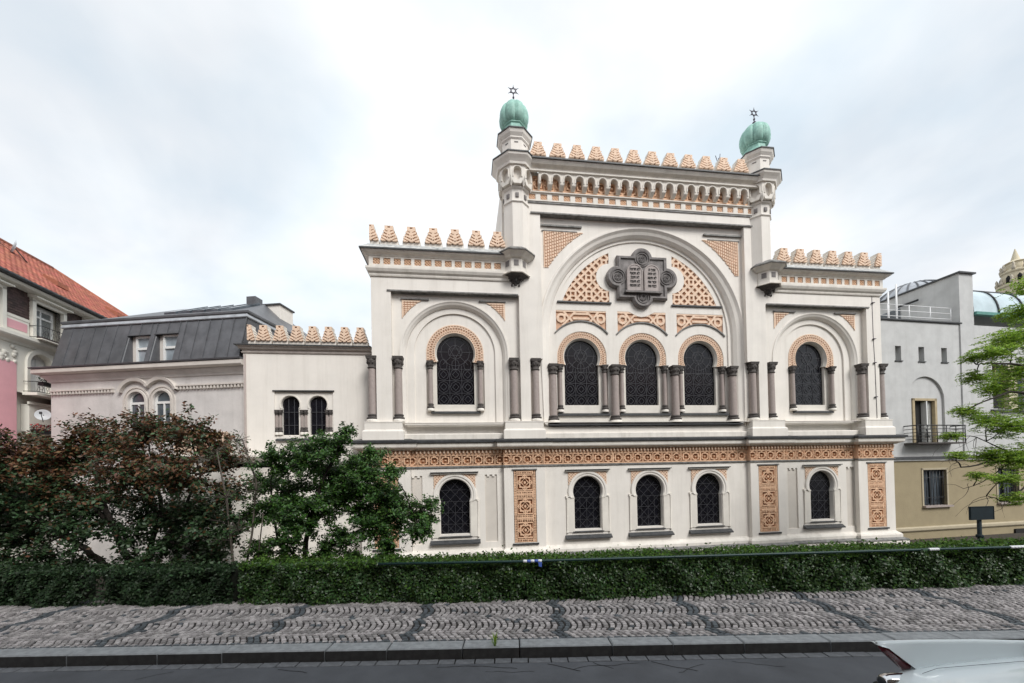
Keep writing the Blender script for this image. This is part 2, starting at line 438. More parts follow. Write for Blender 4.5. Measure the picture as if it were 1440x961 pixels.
# --- frieze, beads and belt cornice
mb = MB()
mb.sweep(gpath, [(-.1, 2.29), (.04, 2.29), (.05, 2.32), (.05, 2.36), (-.02, 2.38)], 0)
part('frieze_moulding', mb, 'flashing_aged')
beadmb = MB()
for i in range(len(gpath)-1):
    (xa, ya), (xb, yb) = gpath[i], gpath[i+1]
    if abs(ya-yb) > 1: continue
    mb = MB(); H = .47
    if abs(xb-xa) > .5:
        L_ = xb-xa; ni, nj = max(4, int(L_/.0235)), 20
        mb.relief(lambda a, b: (xa+a*L_/ni, 2.375+b*H/nj), ni, nj, lambda a, b: frieze_pattern((a+.5)*L_/ni+.25*((L_/.5) % 1), (b+.5)*H/nj, H), ya-.02, ya+.06)
        mb.box(xa, xb, ya+.061, ya+.08, 2.37, 3.05)
        mb.box(xa, xb, ya-.03, ya+.061, 2.845, 2.88); mb.box(xa, xb, ya, ya+.061, 2.88, 3.06)
        part('frieze_panel', mb, ['terracotta', 'terracotta_ground_shade'])
        nb = int(L_/.155)
        for k in range(nb):
            x = xa+(k+.5)*L_/nb
            beadmb.lathe([(.0, 2.875), (.035, 2.89), (.05, 2.93), (.045, 2.97), (.02, 3.04)], 6, (x, ya-.055), 0, True, cap=False)
    else:
        mb.box(xa-.01, xa+.01, min(ya, yb), max(ya, yb), 2.375, 3.05); part('frieze_return', mb, 'terracotta')
part('bead_course', beadmb, 'terracotta_pale', kind='stuff')
mb = MB()
mb.sweep(gpath, [(-.1, 3.03), (.10, 3.05), (.12, 3.08), (.22, 3.12), (.27, 3.14), (.29, 3.18), (.30, 3.33), (.2, 3.335)], 0)
part('belt_cornice', mb, 'plaster_trim')
mb = MB(); mb.sweep(gpath, [(.2, 3.336), (.36, 3.34), (.37, 3.43), (.34, 3.45), (.0, 3.53), (-.1, 3.53)], 0)
part('belt_flashing', mb, 'flashing')

# --- lower windows
def lead_lines(shape_fn, segs, w, y, mbx):
    for (x0, z0), (x1, z1) in segs:
        n = max(1, int(math.hypot(x1-x0, z1-z0)/.05)); run = None
        for k in range(n+1):
            t = k/n; p = (x0+(x1-x0)*t, z0+(z1-z0)*t); ins = shape_fn(*p)
            if ins and run is None: run = [p, p]
            if ins: run[1] = p
            if run and (not ins or k == n):
                a, b = run; d = math.hypot(b[0]-a[0], b[1]-a[1]); run = None
                if d < .03: continue
                nx, nz = -(b[1]-a[1])/d*w/2, (b[0]-a[0])/d*w/2
                mbx.add([(a[0]+nx, y, a[1]+nz), (a[0]-nx, y, a[1]-nz), (b[0]-nx, y, b[1]-nz), (b[0]+nx, y, b[1]+nz),
                         (a[0]+nx, y+w, a[1]+nz), (a[0]-nx, y+w, a[1]-nz), (b[0]-nx, y+w, b[1]-nz), (b[0]+nx, y+w, b[1]+nz)],
                        [(0, 1, 2, 3), (0, 3, 7, 4), (1, 5, 6, 2), (0, 4, 5, 1), (3, 2, 6, 7)])
def in_shoe(cz, r, dn, half, zb):
    def f(x, z):
        if z < zb: return False
        if z < cz-dn: return abs(x) < half
        return x*x+(z-cz)**2 < r*r
    return f
mb = MB()   # surround mesh, local to the window centre
a1 = lambda r: shoe_pts(0, 1.15, r, .22 if r > .7 else .24, r if r < .7 else r, 1.15-.25, 36)
def head(r, dn): 
    a = math.asin(dn/r); return [(r*math.cos(PI+a-(PI+2*a)*k/36), 1.15+r*math.sin(PI+a-(PI+2*a)*k/36)) for k in range(37)]
mb.arcs([head(.66, .30), head(.70, .29), head(.76, .28), head(.80, .27), head(.88, .20)], [.0, -.04, -.04, -.07, -.07], 0)
mb.arcs([head(.88, .20), head(.90, .20)], [-.07, .0], 0)
for s in (-1, 1):
    xs = sorted((s*.64, s*.93)); mb.box(xs[0], xs[1], -.035, .01, -.62, .90, 1)
    mb.lathe([(.035, -.66), (.035, -.6), (.025, -.58), (.025, .84), (.04, .88), (.045, .93)], 8, (s*.955, -.03), 1)
    mb.box(*sorted((s*.62, s*.74)), -.05, .0, .86, .93, 1); mb.box(*sorted((s*.82, s*1.0)), -.06, .0, .93, .98, 1)
surround_me = mb.mesh('window_surround', ['plaster_white', 'plaster_jamb'])
mb = MB()
shape = in_shoe(1.15, .66, .30, .61, -.5)
g = shoe_pts(0, 1.15, .67, .25, .64, -.51)
mb.plate(g, [], .21, .22)
glass_low_me = mb.mesh('glazing', 'window_glass_dark')
mb = MB(); segs = []
for k in range(-9, 10):
    x = k*.20
    segs += [((x-1.3, -.6), (x+1.3, 2.1)), ((x+1.3, -.6), (x-1.3, 2.1))] if k % 2 == 0 else []
for z in (-.1, .38, .86, 1.35): segs.append(((-.7, z), (.7, z)))
for x in (-.3, 0, .3): segs.append(((x, -.5), (x, .86)))
lead_lines(shape, segs, .013, .19, mb)
lead_low_me = mb.mesh('lead_lattice', 'lead')
mb = MB(); mb.wedge(-1.04, 1.04, -.17, 0, -.90, -.85, -.74, 0)
sill_out_me = mb.mesh('outer_sill', 'flashing')
mb = MB(); mb.wedge(-.70, .70, -.07, .2, -.62, -.60, -.50, 0)
sill_in_me = mb.mesh('inner_sill', 'flashing')
mb = MB(); mb.box(-1.0, 1.0, -.15, 0, 2.09, 2.125, 0); mb.box(-.96, .96, -.10, .0, 2.03, 2.09, 1)
label_me = mb.mesh('label_bar', ['flashing', 'plaster_trim'])
mb = MB()
def sp_mask(i, j):
    x, z = (i+.5)*.028, 1.0+(j+.5)*.028
    if x*x+(z-1.15)**2 < .905**2 or z < 1.22: return -1
    return lattice(x/.13, z/.13, .42)
mb.relief(lambda i, j: (i*.028, 1.0+j*.028), 31, 36, sp_mask, -.03, -.006)
spandrel_low_me = mb.mesh('spandrel_ornament', ['terracotta_pale', 'terracotta_rose_shade'])
for c in LOWC:
    w = cpart('lower_window', glass_low_me, (c, 0, 0))
    cpart('lead_lattice', lead_low_me, (0, 0, 0), w); cpart('window_surround', surround_me, (0, 0, 0), w)
    cpart('outer_sill', sill_out_me, (0, 0, 0), w); cpart('inner_sill', sill_in_me, (0, 0, 0), w)
    cpart('label_bar', label_me, (0, 0, 0), w); cpart('spandrel_ornament', spandrel_low_me, (0, 0, 0), w); cpart('spandrel_ornament', spandrel_low_me, (0, 0, 0), w, sc=(-1, 1, 1))

# --- upper storey : base band and pedestals
PF = -.22
mb = MB()
upath = [(-12.2, 5), (-12.2, -.06), (12.2, -.06), (12.2, 5)]
mb.sweep(upath, [(.0, 3.40), (.06, 3.40), (.06, 3.70), (.02, 3.74), (-.1, 3.74)], 0)
part('base_band', mb, 'plaster_trim')
for x0, x1 in ((-12.2, -10.72), (-6.5, -4.86), (4.86, 6.5), (10.72, 12.2)):
    mb = MB()
    mb.sweep([(x0, .3), (x0, -.36), (x1, -.36), (x1, .3)], [(-.1, 3.42), (.07, 3.42), (.07, 3.82), (.03, 3.88), (.0, 3.89), (.0, 4.17), (.015, 4.18), (.015, 4.22), (-.6, 4.22)], 0)
    part('pedestal', mb, 'plaster_white')
# --- upper frame wall: one proud sheet with the recessed bays cut out of it
def bay_c():
    return [(-5.36, 4.19), (5.36, 4.19), (5.36, 6.92), (4.80, 6.92), (4.80, 13.22), (-4.80, 13.22), (-4.80, 6.92), (-5.36, 6.92)]
def bay_w(s):
    p = rect(5.79, 11.12, 4.19, 9.62); return [(s*x, z) for x, z in p]
outer = [(-11.74, 4.17), (11.74, 4.17), (11.74, 6.92), (11.9, 6.92), (11.9, 10.35), (6.4, 10.35), (6.0, 10.36), (6.0, 15.0), (-6.0, 15.0), (-6.0, 10.36), (-6.4, 10.35), (-11.9, 10.35), (-11.9, 6.92), (-11.74, 6.92)]
mb = MB(); mb.plate(outer, [bay_c(), bay_w(1), bay_w(-1)], PF, .0)
mb.box(-11.9, -11.75, .0, 6, 6.92, 11.4); mb.box(11.75, 11.9, 0, 6, 6.92, 11.4)
mb.box(-11.7, -5.37, .06, .1, 4.1, 4.2); mb.box(5.37, 11.7, .06, .1, 4.1, 4.2)
part('frame_wall', mb, 'plaster_white')

# --- wing bays
def wing_arch(cx, zb): return arch_pts(cx, 7.1, 2.2, zb, 44)
def ring_open(cx, R_, cz, zt, half, zb, seg=40):
    p = [(cx-half, zb), (cx-half, zt), (cx-R_, zt)]
    p += [(cx-R_*math.cos(PI*k/seg), cz+R_*math.sin(PI*k/seg)) for k in range(seg+1)]
    return p+[(cx+R_, zt), (cx+half, zt), (cx+half, zb)]
for s in (-1, 1):
    c = s*WX
    mb = MB()
    mb.plate(rect(c-2.84, c+2.84, 3.55, 9.7), [wing_arch(c, 3.6)], 0, .03)
    A = lambda r, cz=7.1: arch_pts(c, cz, r, 3.56, 44)
    mb.arcs([A(2.2), A(2.24), A(2.30), A(2.31)], [.0, -.035, -.035, .0])
    mb.arcs([A(2.2), A(2.14), A(2.06), A(2.04)], [.0, .03, .12, .20])
    mb.plate(A(2.06), [arch_pts(c, 7.2, 1.72, 4.23, 40)], .19, .27)
    mb.plate(arch_pts(c, 7.2, 1.74, 4.2, 40), [ring_open(c, 1.22, 7.24, 6.84, 1.24, 4.76)], .26, .36)
    wb = part('wing_bay', mb, 'plaster_white')
    mb = MB(); mb.plate(rect(c-1.3, c+1.3, 4.7, 8.5), [shoe_pts(c, 7.24, .80, .33, .80, 5.03)], .36, .48)
    part('window_jamb', mb, 'plaster_jamb', parent=wb)
    mb = MB(); mb.box(c-2.72, c+2.72, PF-.04, .0, 9.61, 9.665, 0)
    part('bay_label', mb, 'flashing_aged')
    # spandrels
    for t in (-1, 1):
        mb = MB()
        def msk(i, j):
            x, z = c+t*(.6+(i+.5)*.03), 8.6+(j+.5)*.03
            if (x-c)**2+(z-7.1)**2 < 2.62**2: return -1
            if i in (51, 50) or j >= 23: return 1
            return 1 if (abs((i*.5) % 2-1) < .55 and j % 3) else 0
        mb.relief(lambda i, j: (c+t*(.6+i*.03), 8.6+j*.03), 52, 25, msk, -.035, -.006)
        part('spandrel_ornament', mb, ['terracotta_pale', 'terracotta_rose_shade'], parent=wb)
        mb = MB(); x0, x1 = sorted((c+t*1.05, c+t*2.2)); mb.box(x0, x1, -.08, .0, 9.37, 9.42)
        part('spandrel_label', mb, 'flashing_aged', parent=wb)

def ring_relief(cx, cz, r0, r1, zt, y, name):
    mb = MB(); n = 190; nr = 9
    a = math.asin(min(1, (cz-zt)/r0*.98))
    def pos(i, j):
        t = PI+a-(PI+2*a)*i/n; rr = r0+(r1-r0)*j/nr
        x, z = rr*math.cos(t), rr*math.sin(t)
        if z < 0 and j > 0: x = math.copysign(r0*math.cos(a*0)+(r1-r0)*j/nr-(r0-abs(r0*math.cos(t)))*(1-j/nr), x)
        return (cx+x, max(cz+z, zt))
    mb.relief(pos, n, nr, lambda i, j: arabesque(i/n*19, (j+.5)/nr), y, y+.04)
    return mb
def col_lathe(h, r, cap_h, cap_w, base_h):
    mb = MB()
    mb.lathe([(r*1.55, 0), (r*1.62, .03), (r*1.55, .10), (r*1.2, .13)], 16, (0, 0), 2)     # plaster shoe
    mb.lathe([(r*1.35, .13), (r*1.5, .15), (r*1.5, .19), (r*1.15, .21), (r*1.15, .25), (r*1.28, .27), (r*1.25, .31), (r, .33)], 16, (0, 0), 1)
    z0, z1 = .33, h-cap_h
    mb.lathe([(r, z0), (r*1.0, z0+(z1-z0)*.4), (r*.92, z1)], 16, (0, 0), 0, cap=False)
    mb.lathe([(r*.92, z1), (r*1.15, z1+.02), (r*1.15, z1+.06), (r*.95, z1+.08), (r*1.05, z1+cap_h*.35), (r*1.25, z1+cap_h*.55), (cap_w*.46, z1+cap_h*.75)], 16, (0, 0), 1, mod=lambda a, z: 1+(.07*math.cos(8*a) if z > z1+.09 else 0))
    w = cap_w/2
    for k in range(8):
        a = 2*PI*k/8+PI/8; rr = r*1.22
        mb.lathe([(.0, z1+cap_h*.36), (.03, z1+cap_h*.42), (.035, z1+cap_h*.5), (.0, z1+cap_h*.58)], 5, (rr*math.cos(a), rr*math.sin(a)), 1, cap=False)
    mb.lathe([(w*1.12, z1+cap_h*.70), (w*1.30, z1+cap_h*.80), (w*1.30, z1+cap_h*.88), (w*1.36, z1+cap_h*.9), (w*1.36, z1+cap_h)], 4, (0, 0), 1, False, PI/4)
    return mb
big_col = col_lathe(2.70, .155, .50, .44, .3).mesh('column', ['column_stone', 'capital_stone', 'plaster_trim'])
mid_col = col_lathe(2.60, .17, .46, .42, .3).mesh('column', ['column_stone', 'capital_stone', 'plaster_trim'])
small_col = col_lathe(2.15, .10, .36, .30, .3).mesh('colonnette', ['column_stone', 'capital_stone', 'plaster_trim'])
for x in (5.12, 6.06, 10.88, 11.93):
    for s in (-1, 1): cpart('column', big_col, (s*x, -.10, 4.22))

def diamond(cx, cz, rx, rz, n=8): return [((cx+rx*math.cos(2*PI*k/n), cz+rz*math.sin(2*PI*k/n)), (cx+rx*math.cos(2*PI*(k+1)/n), cz+rz*math.sin(2*PI*(k+1)/n))) for k in range(n)]
def upper_tracery():
    mb = MB(); sh = in_shoe(7.24, .79, .33, .79, 5.03); segs = []
    for cxx in (-.52, 0, .52):
        for cz in (5.28, 5.82, 6.36):
            segs += diamond(cxx, cz, .14, .15, 4)+diamond(cxx, cz, .23, .24, 8)
        segs += diamond(cxx, 6.78, .16, .24, 10)
    for x in (-.26, .26): segs.append(((x, 5.0), (x, 6.75)))
    for z in (5.55, 6.09, 6.6): segs.append(((-.8, z), (.8, z)))
    segs += diamond(0, 7.34, .30, .30, 12)+diamond(0, 7.34, .62, .60, 16)
    for k in range(8):
        a = PI*k/4; segs.append(((.30*math.cos(a), 7.34+.30*math.sin(a)), (.78*math.cos(a), 7.34+.78*math.sin(a))))
    for k in range(6):
        a = PI/2+k*PI/3; b = a+2*PI/3; segs.append(((.28*math.cos(a), 7.34+.28*math.sin(a)), (.28*math.cos(b), 7.34+.28*math.sin(b))))
    lead_lines(sh, segs, .016, -.02, mb)
    return mb.mesh('lead_tracery', 'lead')
tracery = upper_tracery()
mb = MB(); mb.plate(shoe_pts(0, 7.24, .83, .32, .82, 5.0), [], 0, .01); mb.box(-.80, .80, -.03, .0, 5.0, 5.05, 0)
upper_glass = mb.mesh('glazing', 'window_glass_dark')
mb = MB(); mb.wedge(-1.05, 1.05, -.12, .1, 4.62, 4.68, 4.77, 0)
wing_sill = mb.mesh('window_sill', 'flashing')
for s in (-1, 1):
    c = s*WX
    w = cpart('upper_window', upper_glass, (c, .48, 0)); cpart('lead_tracery', tracery, (0, 0, 0), w)
    cpart('window_sill', wing_sill, (0, -.22, 0), w)
    part('arch_band', ring_relief(0, 7.24, .86, 1.215, 6.84, 0, 'b'), ['terracotta_pale', 'terracotta_rose_shade'], loc=(c, .235, 0))
    mb = MB(); mb.arcs([head2 for head2 in ([( .86*math.cos(PI+.45-(PI+.9)*k/40), 7.24+.86*math.sin(PI+.45-(PI+.9)*k/40)) for k in range(41)], [(.80*math.cos(PI+.42-(PI+.84)*k/40), 7.24+.80*math.sin(PI+.42-(PI+.84)*k/40)) for k in range(41)])], [.24, .37])
    part('arch_soffit', mb, 'plaster_trim', loc=(c, 0, 0))
    for t in (-1, 1): cpart('colonnette', small_col, (c+t*1.06, .22, 4.72))

# --- central bay
mb = MB()
A = lambda r, cz: arch_pts(0, cz, r, 4.0, 64, min(r, 4.76))
mb.plate(rect(-5.4, 5.4, 3.6, 13.3), [A(4.76, 8.15)], 0, .03)
mb.arcs([A(4.76, 8.15), A(4.80, 8.15), A(4.88, 8.15), A(4.90, 8.15)], [.0, -.04, -.04, .0])
mb.arcs([A(4.76, 8.15), A(4.70, 8.16), A(4.55, 8.20), A(4.42, 8.24), A(4.38, 8.25)], [.0, .05, .10, .20, .30])
mb.plate(A(4.40, 8.25), [arch_pts(0, 8.29, 4.24, 4.1, 60)], .29, .36)
cwin = [ring_open(c, 1.15, 7.20, 6.84, 1.18, 4.62) for c in (-CX, 0, CX)]
lun = []
def lun_poly(s):
    pts = []
    a0 = math.atan2(9.72-8.29, -3.72); a1_ = math.atan2(11.98-8.29, -1.53)
    for k in range(17):
        a = a0+(a1_-a0)*k/16 if a0 > 0 else a0
        pts.append((4.0*math.cos(a), 8.29+4.0*math.sin(a)))
    pts.append((-1.53, 11.5))
    for k in range(1, 12):
        t = PI/2+PI*k/12; pts.append((-1.51+.63*math.cos(t), 10.87+.63*math.sin(t)))
    pts += [(-1.53, 10.24), (-1.53, 9.72)]
    return [(s*-x if s > 0 else x, z) for x, z in pts]
def rowpanel(c):
    pts = [(c-1.17, 9.30), (c+1.17, 9.30)] if c else [(c-1.17, 9.32), (c-.62, 9.32), (c-.42, 9.22), (c-.2, 9.12), (c, 9.09), (c+.2, 9.12), (c+.42, 9.22), (c+.62, 9.32), (c+1.17, 9.32)]
    a = math.acos(1.17/1.66)
    for k in range(15):
        t = a+(PI-2*a)*k/14; pts.append((c+1.66*math.cos(t), 7.18+1.66*math.sin(t)))
    return pts
holes = cwin+[lun_poly(-1), lun_poly(1)]+[rowpanel(c) for c in (-CX, 0, CX)]
mb.plate(arch_pts(0, 8.29, 4.26, 4.1, 60), holes, .35, .45)
cb = part('central_bay', mb, 'plaster_white')
mb = MB(); mb.plate(rect(-4.2, 4.2, 4.5, 8.5), [shoe_pts(c, 7.20, .80, .33, .80, 5.03) for c in (-CX, 0, CX)], .47, .60)
part('window_jamb', mb, 'plaster_jamb', parent=cb)
def inside(poly, x, z):
    r = False; n = len(poly)
    for i in range(n):
        (xa, za), (xb, zb) = poly[i], poly[(i+1) % n]
        if (za > z) != (zb > z) and x < (xb-xa)*(z-za)/(zb-za)+xa: r = not r
    return r
def region_relief(poly, pat, yr, yf, cell=.03):
    xs = [p[0] for p in poly]; zs = [p[1] for p in poly]; x0, z0 = min(xs), min(zs)
    ni, nj = int((max(xs)-x0)/cell)+1, int((max(zs)-z0)/cell)+1
    g_ = [[(pat(x0+(i+.5)*cell, z0+(j+.5)*cell) if inside(poly, x0+(i+.5)*cell, z0+(j+.5)*cell) else -1) for i in range(ni)] for j in range(nj)]
    mb = MB(); mb.relief(lambda i, j: (x0+i*cell, z0+j*cell), ni, nj, lambda i, j: g_[j][i], yr, yf)
    mb.plate(poly, [], yf+.002, yf+.01, m=1, sides=False); return mb
for s in (-1, 1):
    part('lunette_ornament', region_relief(lun_poly(s), lambda x, z: strap(x*s+.1, z-9.7), .355, .43), ['terracotta_pale', 'terracotta_rose_shade'], parent=cb)
    for t in (0,):
        mb = MB(); x0, x1 = sorted((s*1.46, s*3.98)); mb.box(x0, x1, .27, .36, 9.63, 9.69)
        part('lunette_sill', mb, 'flashing', parent=cb)
def rowpat(c):
    def f(x, z):
        u = abs(x-c); v = z-8.95
        if abs(abs(u-.55)-abs(v)*.9) < .06: return 1
        if u < .40 and (abs(v-.2) < .04 or abs(v) < .05): return 1
        if u > .72 and abs((u-.92)**2+v*v-.03) < .018: return 1
        if v > .28: return 1
        return 0
    return f
for c in (-CX, 0, CX):
    part('row_ornament', region_relief(rowpanel(c), rowpat(c), .355, .41), ['terracotta_pale', 'terracotta_rose_shade'], parent=cb)
    mb = MB(); hp = lambda r: [(c+r*math.cos(PI-.72-(PI-1.44)*k/24), 7.18+r*math.sin(PI-.72-(PI-1.44)*k/24)) for k in range(25)]
    mb.arcs([hp(1.60), hp(1.61), hp(1.66), hp(1.665)], [.35, .29, .29, .36]); part('hood_mould', mb, 'flashing_aged', parent=cb)
    w = cpart('upper_window', upper_glass, (c, .60, -.04)); cpart('lead_tracery', tracery, (0, 0, 0), w)
    mb = MB(); mb.wedge(-1.20, 1.20, -.46, -.1, 4.555, 4.63, 4.72, 0); part('window_sill', mb, 'flashing', parent=w)
    part('arch_band', ring_relief(0, 7.20, .86, 1.145, 6.84, 0, 'b'), ['terracotta_pale', 'terracotta_rose_shade'], loc=(c, .375, 0))
    mb = MB(); mb.arcs([[(r*math.cos(PI+q-(PI+2*q)*k/40), 7.20+r*math.sin(PI+q-(PI+2*q)*k/40)) for k in range(41)] for r, q in ((1.15, .3), (1.15, .3))], [.35, .42])
    mb.arcs([[(r*math.cos(PI+q-(PI+2*q)*k/40), 7.20+r*math.sin(PI+q-(PI+2*q)*k/40)) for k in range(41)] for r, q in ((.86, .45), (.80, .42))], [.38, .48])
    part('arch_soffit', mb, 'plaster_trim', loc=(c, 0, 0))
    for t in (-1, 1): cpart('colonnette', small_col, (c+t*1.04, .36, 4.68))
for x in (-4.30, -1.44, 1.44, 4.30): cpart('column', mid_col, (x, .16, 4.18))
mb = MB(); mb.box(-4.4, 4.4, .24, .36, 4.2, 4.54, 0); part('window_parapet', mb, 'plaster_jamb')
mb = MB(); mb.wedge(-4.56, 4.56, -.16, .2, 4.05, 4.10, 4.22, 0); part('window_ledge', mb, 'flashing')
for s in (-1, 1):     # upper spandrels
    mb = MB()
    def msk(i, j):
        x, z = (1.2+(i+.5)*.035), 11.0+(j+.5)*.035
        if x*x+(z-8.15)**2 < 5.28**2: return -1
        if j > 44 or i > 96: return 1
        return 1 if (i % 3 and (j+i//3) % 4) else 0
    mb.relief(lambda i, j: (s*(1.2+i*.035), 11.0+j*.035), 98, 46, msk, -.035, -.006)
    part('spandrel_ornament', mb, ['terracotta_pale', 'terracotta_rose_shade'], parent=cb)
    mb = MB(); x0, x1 = sorted((s*2.9, s*4.78)); mb.box(x0, x1, -.09, 0, 12.80, 12.87); mb.box(*sorted((s*3.1, s*4.7)), -.05, 0, 12.60, 12.64); part('spandrel_label', mb, 'flashing_aged', parent=cb)
mb = MB(); mb.box(-5.22, 5.22, PF-.06, 0, 13.20, 13.26); part('string_course', mb, 'flashing_aged')

# --- medallion with the tablets of the law
mb = MB()
def quatrefoil(d):
    h = 1.2+d; r = .50+d; p = []
    def lobe(cx_, cz_, a0):
        return [(cx_+r*math.cos(a0+PI*k/14-PI/2), cz_+r*math.sin(a0+PI*k/14-PI/2)) for k in range(15)]
    c_ = 1.0
    p += [(h, -h*.82)]; p += [(h, -.5-d)]; p += lobe(1.2, 0, 0)[1:-1]; p += [(h, .5+d), (h, h*.82), (.5+d, h*.82)]
    p += lobe(0, .88, PI/2)[1:-1]; p += [(-.5-d, h*.82), (-h, h*.82), (-h, .5+d)]; p += lobe(-1.2, 0, PI)[1:-1]; p += [(-h, -.5-d), (-h, -h*.82), (-.5-d, -h*.82)]
    p += lobe(0, -.88, 3*PI/2)[1:-1]; p += [(.5+d, -h*.82)]
    return [(x, z+10.83) for x, z in p]
mb.plate(quatrefoil(.0), [], .20, .36)
q0, q1, q2 = quatrefoil(0.), quatrefoil(-.07), quatrefoil(-.16)
mb.arcs([q0+[q0[0]], q1+[q1[0]], q1+[q1[0]], q2+[q2[0]], q2+[q2[0]]], [.20, .13, .13, .14, .20])
for cx_, cz_ in ((1.16, 0), (-1.16, 0), (0, .86), (0, -.90)):
    for r in (.33, .24):
        rp = lambda q: [(cx_+q*math.cos(2*PI*k/20), 10.83+cz_+q*math.sin(2*PI*k/20)) for k in range(21)]
        mb.arcs([rp(r+.03), rp(r+.03), rp(r-.0), rp(r-.0)], [.2, .15, .15, .2])
    for up in (1, -1):
        for k in range(3):
            a = up*PI/2+k*2*PI/3; b = a+2*PI/3; p, q = Vector((cx_+.17*math.cos(a), .15, 10.83+cz_+.17*math.sin(a))), Vector((cx_+.17*math.cos(b), .15, 10.83+cz_+.17*math.sin(b)))
            mb.tube([p, q], .018, 4, 0, False)
med = part('medallion', mb, 'medallion_stone')
for s in (-1, 1):
    mb = MB(); mb.plate(arch_pts(s*.41, 11.02, .335, 10.17, 16), [], .08, .2)
    mb.arcs([arch_pts(s*.41, 11.02, r, 10.17, 16) for r in (.375, .375, .33)], [.2, .07, .06]); 
    tb = part('tablet', mb, 'tablet_stone', parent=med)
mb = MB(); mb.box(-.88, .88, .03, .2, 10.09, 10.17); part('tablet_shelf', mb, 'medallion_stone', parent=med)
def text_mesh(body, size):
    cu = bpy.data.curves.new('inscription', 'FONT'); cu.body = body; cu.size = size; cu.align_x = 'CENTER'; cu.extrude = .01
    ob = bpy.data.objects.new('inscription', cu); COL.objects.link(ob)
    dg = bpy.context.evaluated_depsgraph_get(); me = bpy.data.meshes.new_from_object(ob.evaluated_get(dg))
    bpy.data.objects.remove(ob); bpy.data.curves.remove(cu); me.materials.clear(); me.materials.append(M['inscription']); return me
RIGHT_T = ['אנכי ה', 'לא יהיה', 'לא תשא', 'זכור את', 'כבד את']
LEFT_T = ['לא תרצח', 'לא תנאף', 'לא תגנב', 'לא תענה', 'לא תחמד']
for s, lines in ((1, RIGHT_T), (-1, LEFT_T)):
    for k, t in enumerate(lines):
        me = text_mesh(t[::-1], .175); link('inscription', me, med, (s*.41, .068, 11.10-k*.185), (PI/2, 0, 0), (.72, 1, 1), 'stuff')

# --- wing cornices with squares and merlons
def square_relief():
    mb = MB(); n = 9; S = .27
    mb.relief(lambda i, j: (-S/2+i*S/n, j*.25/n), n, n, lambda i, j: 1 if ((i+j) % 4 in (0, 1) or (i-j) % 4 == 0) else 0, .0, .06)
    return mb.mesh('square_ornament', ['terracotta', 'terracotta_ground_shade'])
sq = square_relief()
def merlon_mesh(w, h, half=False):
    mb = MB(); tiers = [(.5, -.10, .20), (.5, .20, .37), (.45, .37, .53), (.385, .53, .68), (.315, .68, .83), (.23, .83, 1.0)]
    out = []
    for q_, (f_, a, b) in enumerate(tiers):
        out += [(w*f_, h*a), (w*f_, h*b)] if q_ in (0, 5) else [(w*(f_-.03), h*a), (w*f_, h*(a+(b-a)*.25)), (w*(f_-.015), h*(a+(b-a)*.62)), (w*(f_-.085), h*b)]
    out += [(-x, z) for x, z in out[::-1]]
    if half: out = [(max(x, -.02) if half > 0 else min(x, .02), z) for x, z in out]
    mb.plate(out, [], 0, .30, 0, back=True)
    n = 26; cw = w/n; nj = int(h*.80/cw)
    def msk(i, j):
        x, z = (i+.5-n/2)*cw, (j+.5)*cw+h*.20
        if not inside(out, x*1.07, z+.006): return -1
        u, v = abs(x)/w, z/h
        if .88 < v < .95 and u < .07: return 0
        if v > .84: return 1
        k = (v*6.2-u*2.6+.15) % 1.
        if u > .085 and k < .36: return 0
        if u < .05 and (v*6.2) % 1. < .22 and v < .6: return 0
        return 1
    mb.relief(lambda i, j: ((i-n/2)*cw, j*cw+h*.20), n, nj, msk, -.08, -.004, 1, 2)
    return mb.mesh('merlon', ['plaster_trim', 'terracotta_pale', 'terracotta_brown_shade'])
mer_w = merlon_mesh(.73, .80); mer_t = merlon_mesh(.75, .70); mer_h = merlon_mesh(.68, .80, 1); mer_h2 = merlon_mesh(.68, .80, -1)
for s in (-1, 1):
    path = [(-11.88, 6), (-11.88, PF), (-6.2, PF)] if s < 0 else [(6.2, PF), (11.88, PF), (11.88, 6)]
    mb = MB()
    mb.sweep(path, [(-.05, 10.18), (.05, 10.20), (.07, 10.25), (.07, 10.30), (.14, 10.36), (.19, 10.46), (.19, 10.54), (.13, 10.57), (.08, 10.57)], 0)
    mb.sweep(path, [(.03, 10.56), (.03, 10.98)], 0)
    mb.sweep(path, [(.08, 10.97), (.15, 10.98), (.18, 11.02), (.25, 11.06), (.31, 11.11), (.33, 11.15)], 0)
    xs_ = [s*(11.64-k*.412) for k in range(13)]
    x0, x1 = (-11.94, -6.2) if s < 0 else (6.2, 11.94)
    mb.plate(rect(x0, x1, 10.565, 10.975), [rect(x-.14, x+.14, 10.65, 10.915) for x in xs_], PF-.12, PF-.03)
    wc = part('wing_cornice', mb, 'plaster_trim')
    mb = MB(); mb.sweep(path, [(.28, 11.152), (.38, 11.155), (.38, 11.21), (.36, 11.22), (.12, 11.45), (.1, 11.48), (-.4, 11.48)], [0, 0, 0, 1, 1, 1])
    part('cornice_flashing', mb, ['flashing', 'ledge_pale'])
    for x in xs_: cpart('square_ornament', sq, (x, PF-.09, 10.657), wc)
    for k in range(6): cpart('merlon', mer_w, (-11.13+k*.89 if s < 0 else 6.72+k*.852, PF-.06, 11.46))
    cpart('merlon', mer_h if s < 0 else mer_h2, (s*11.88, PF-.06, 11.46))
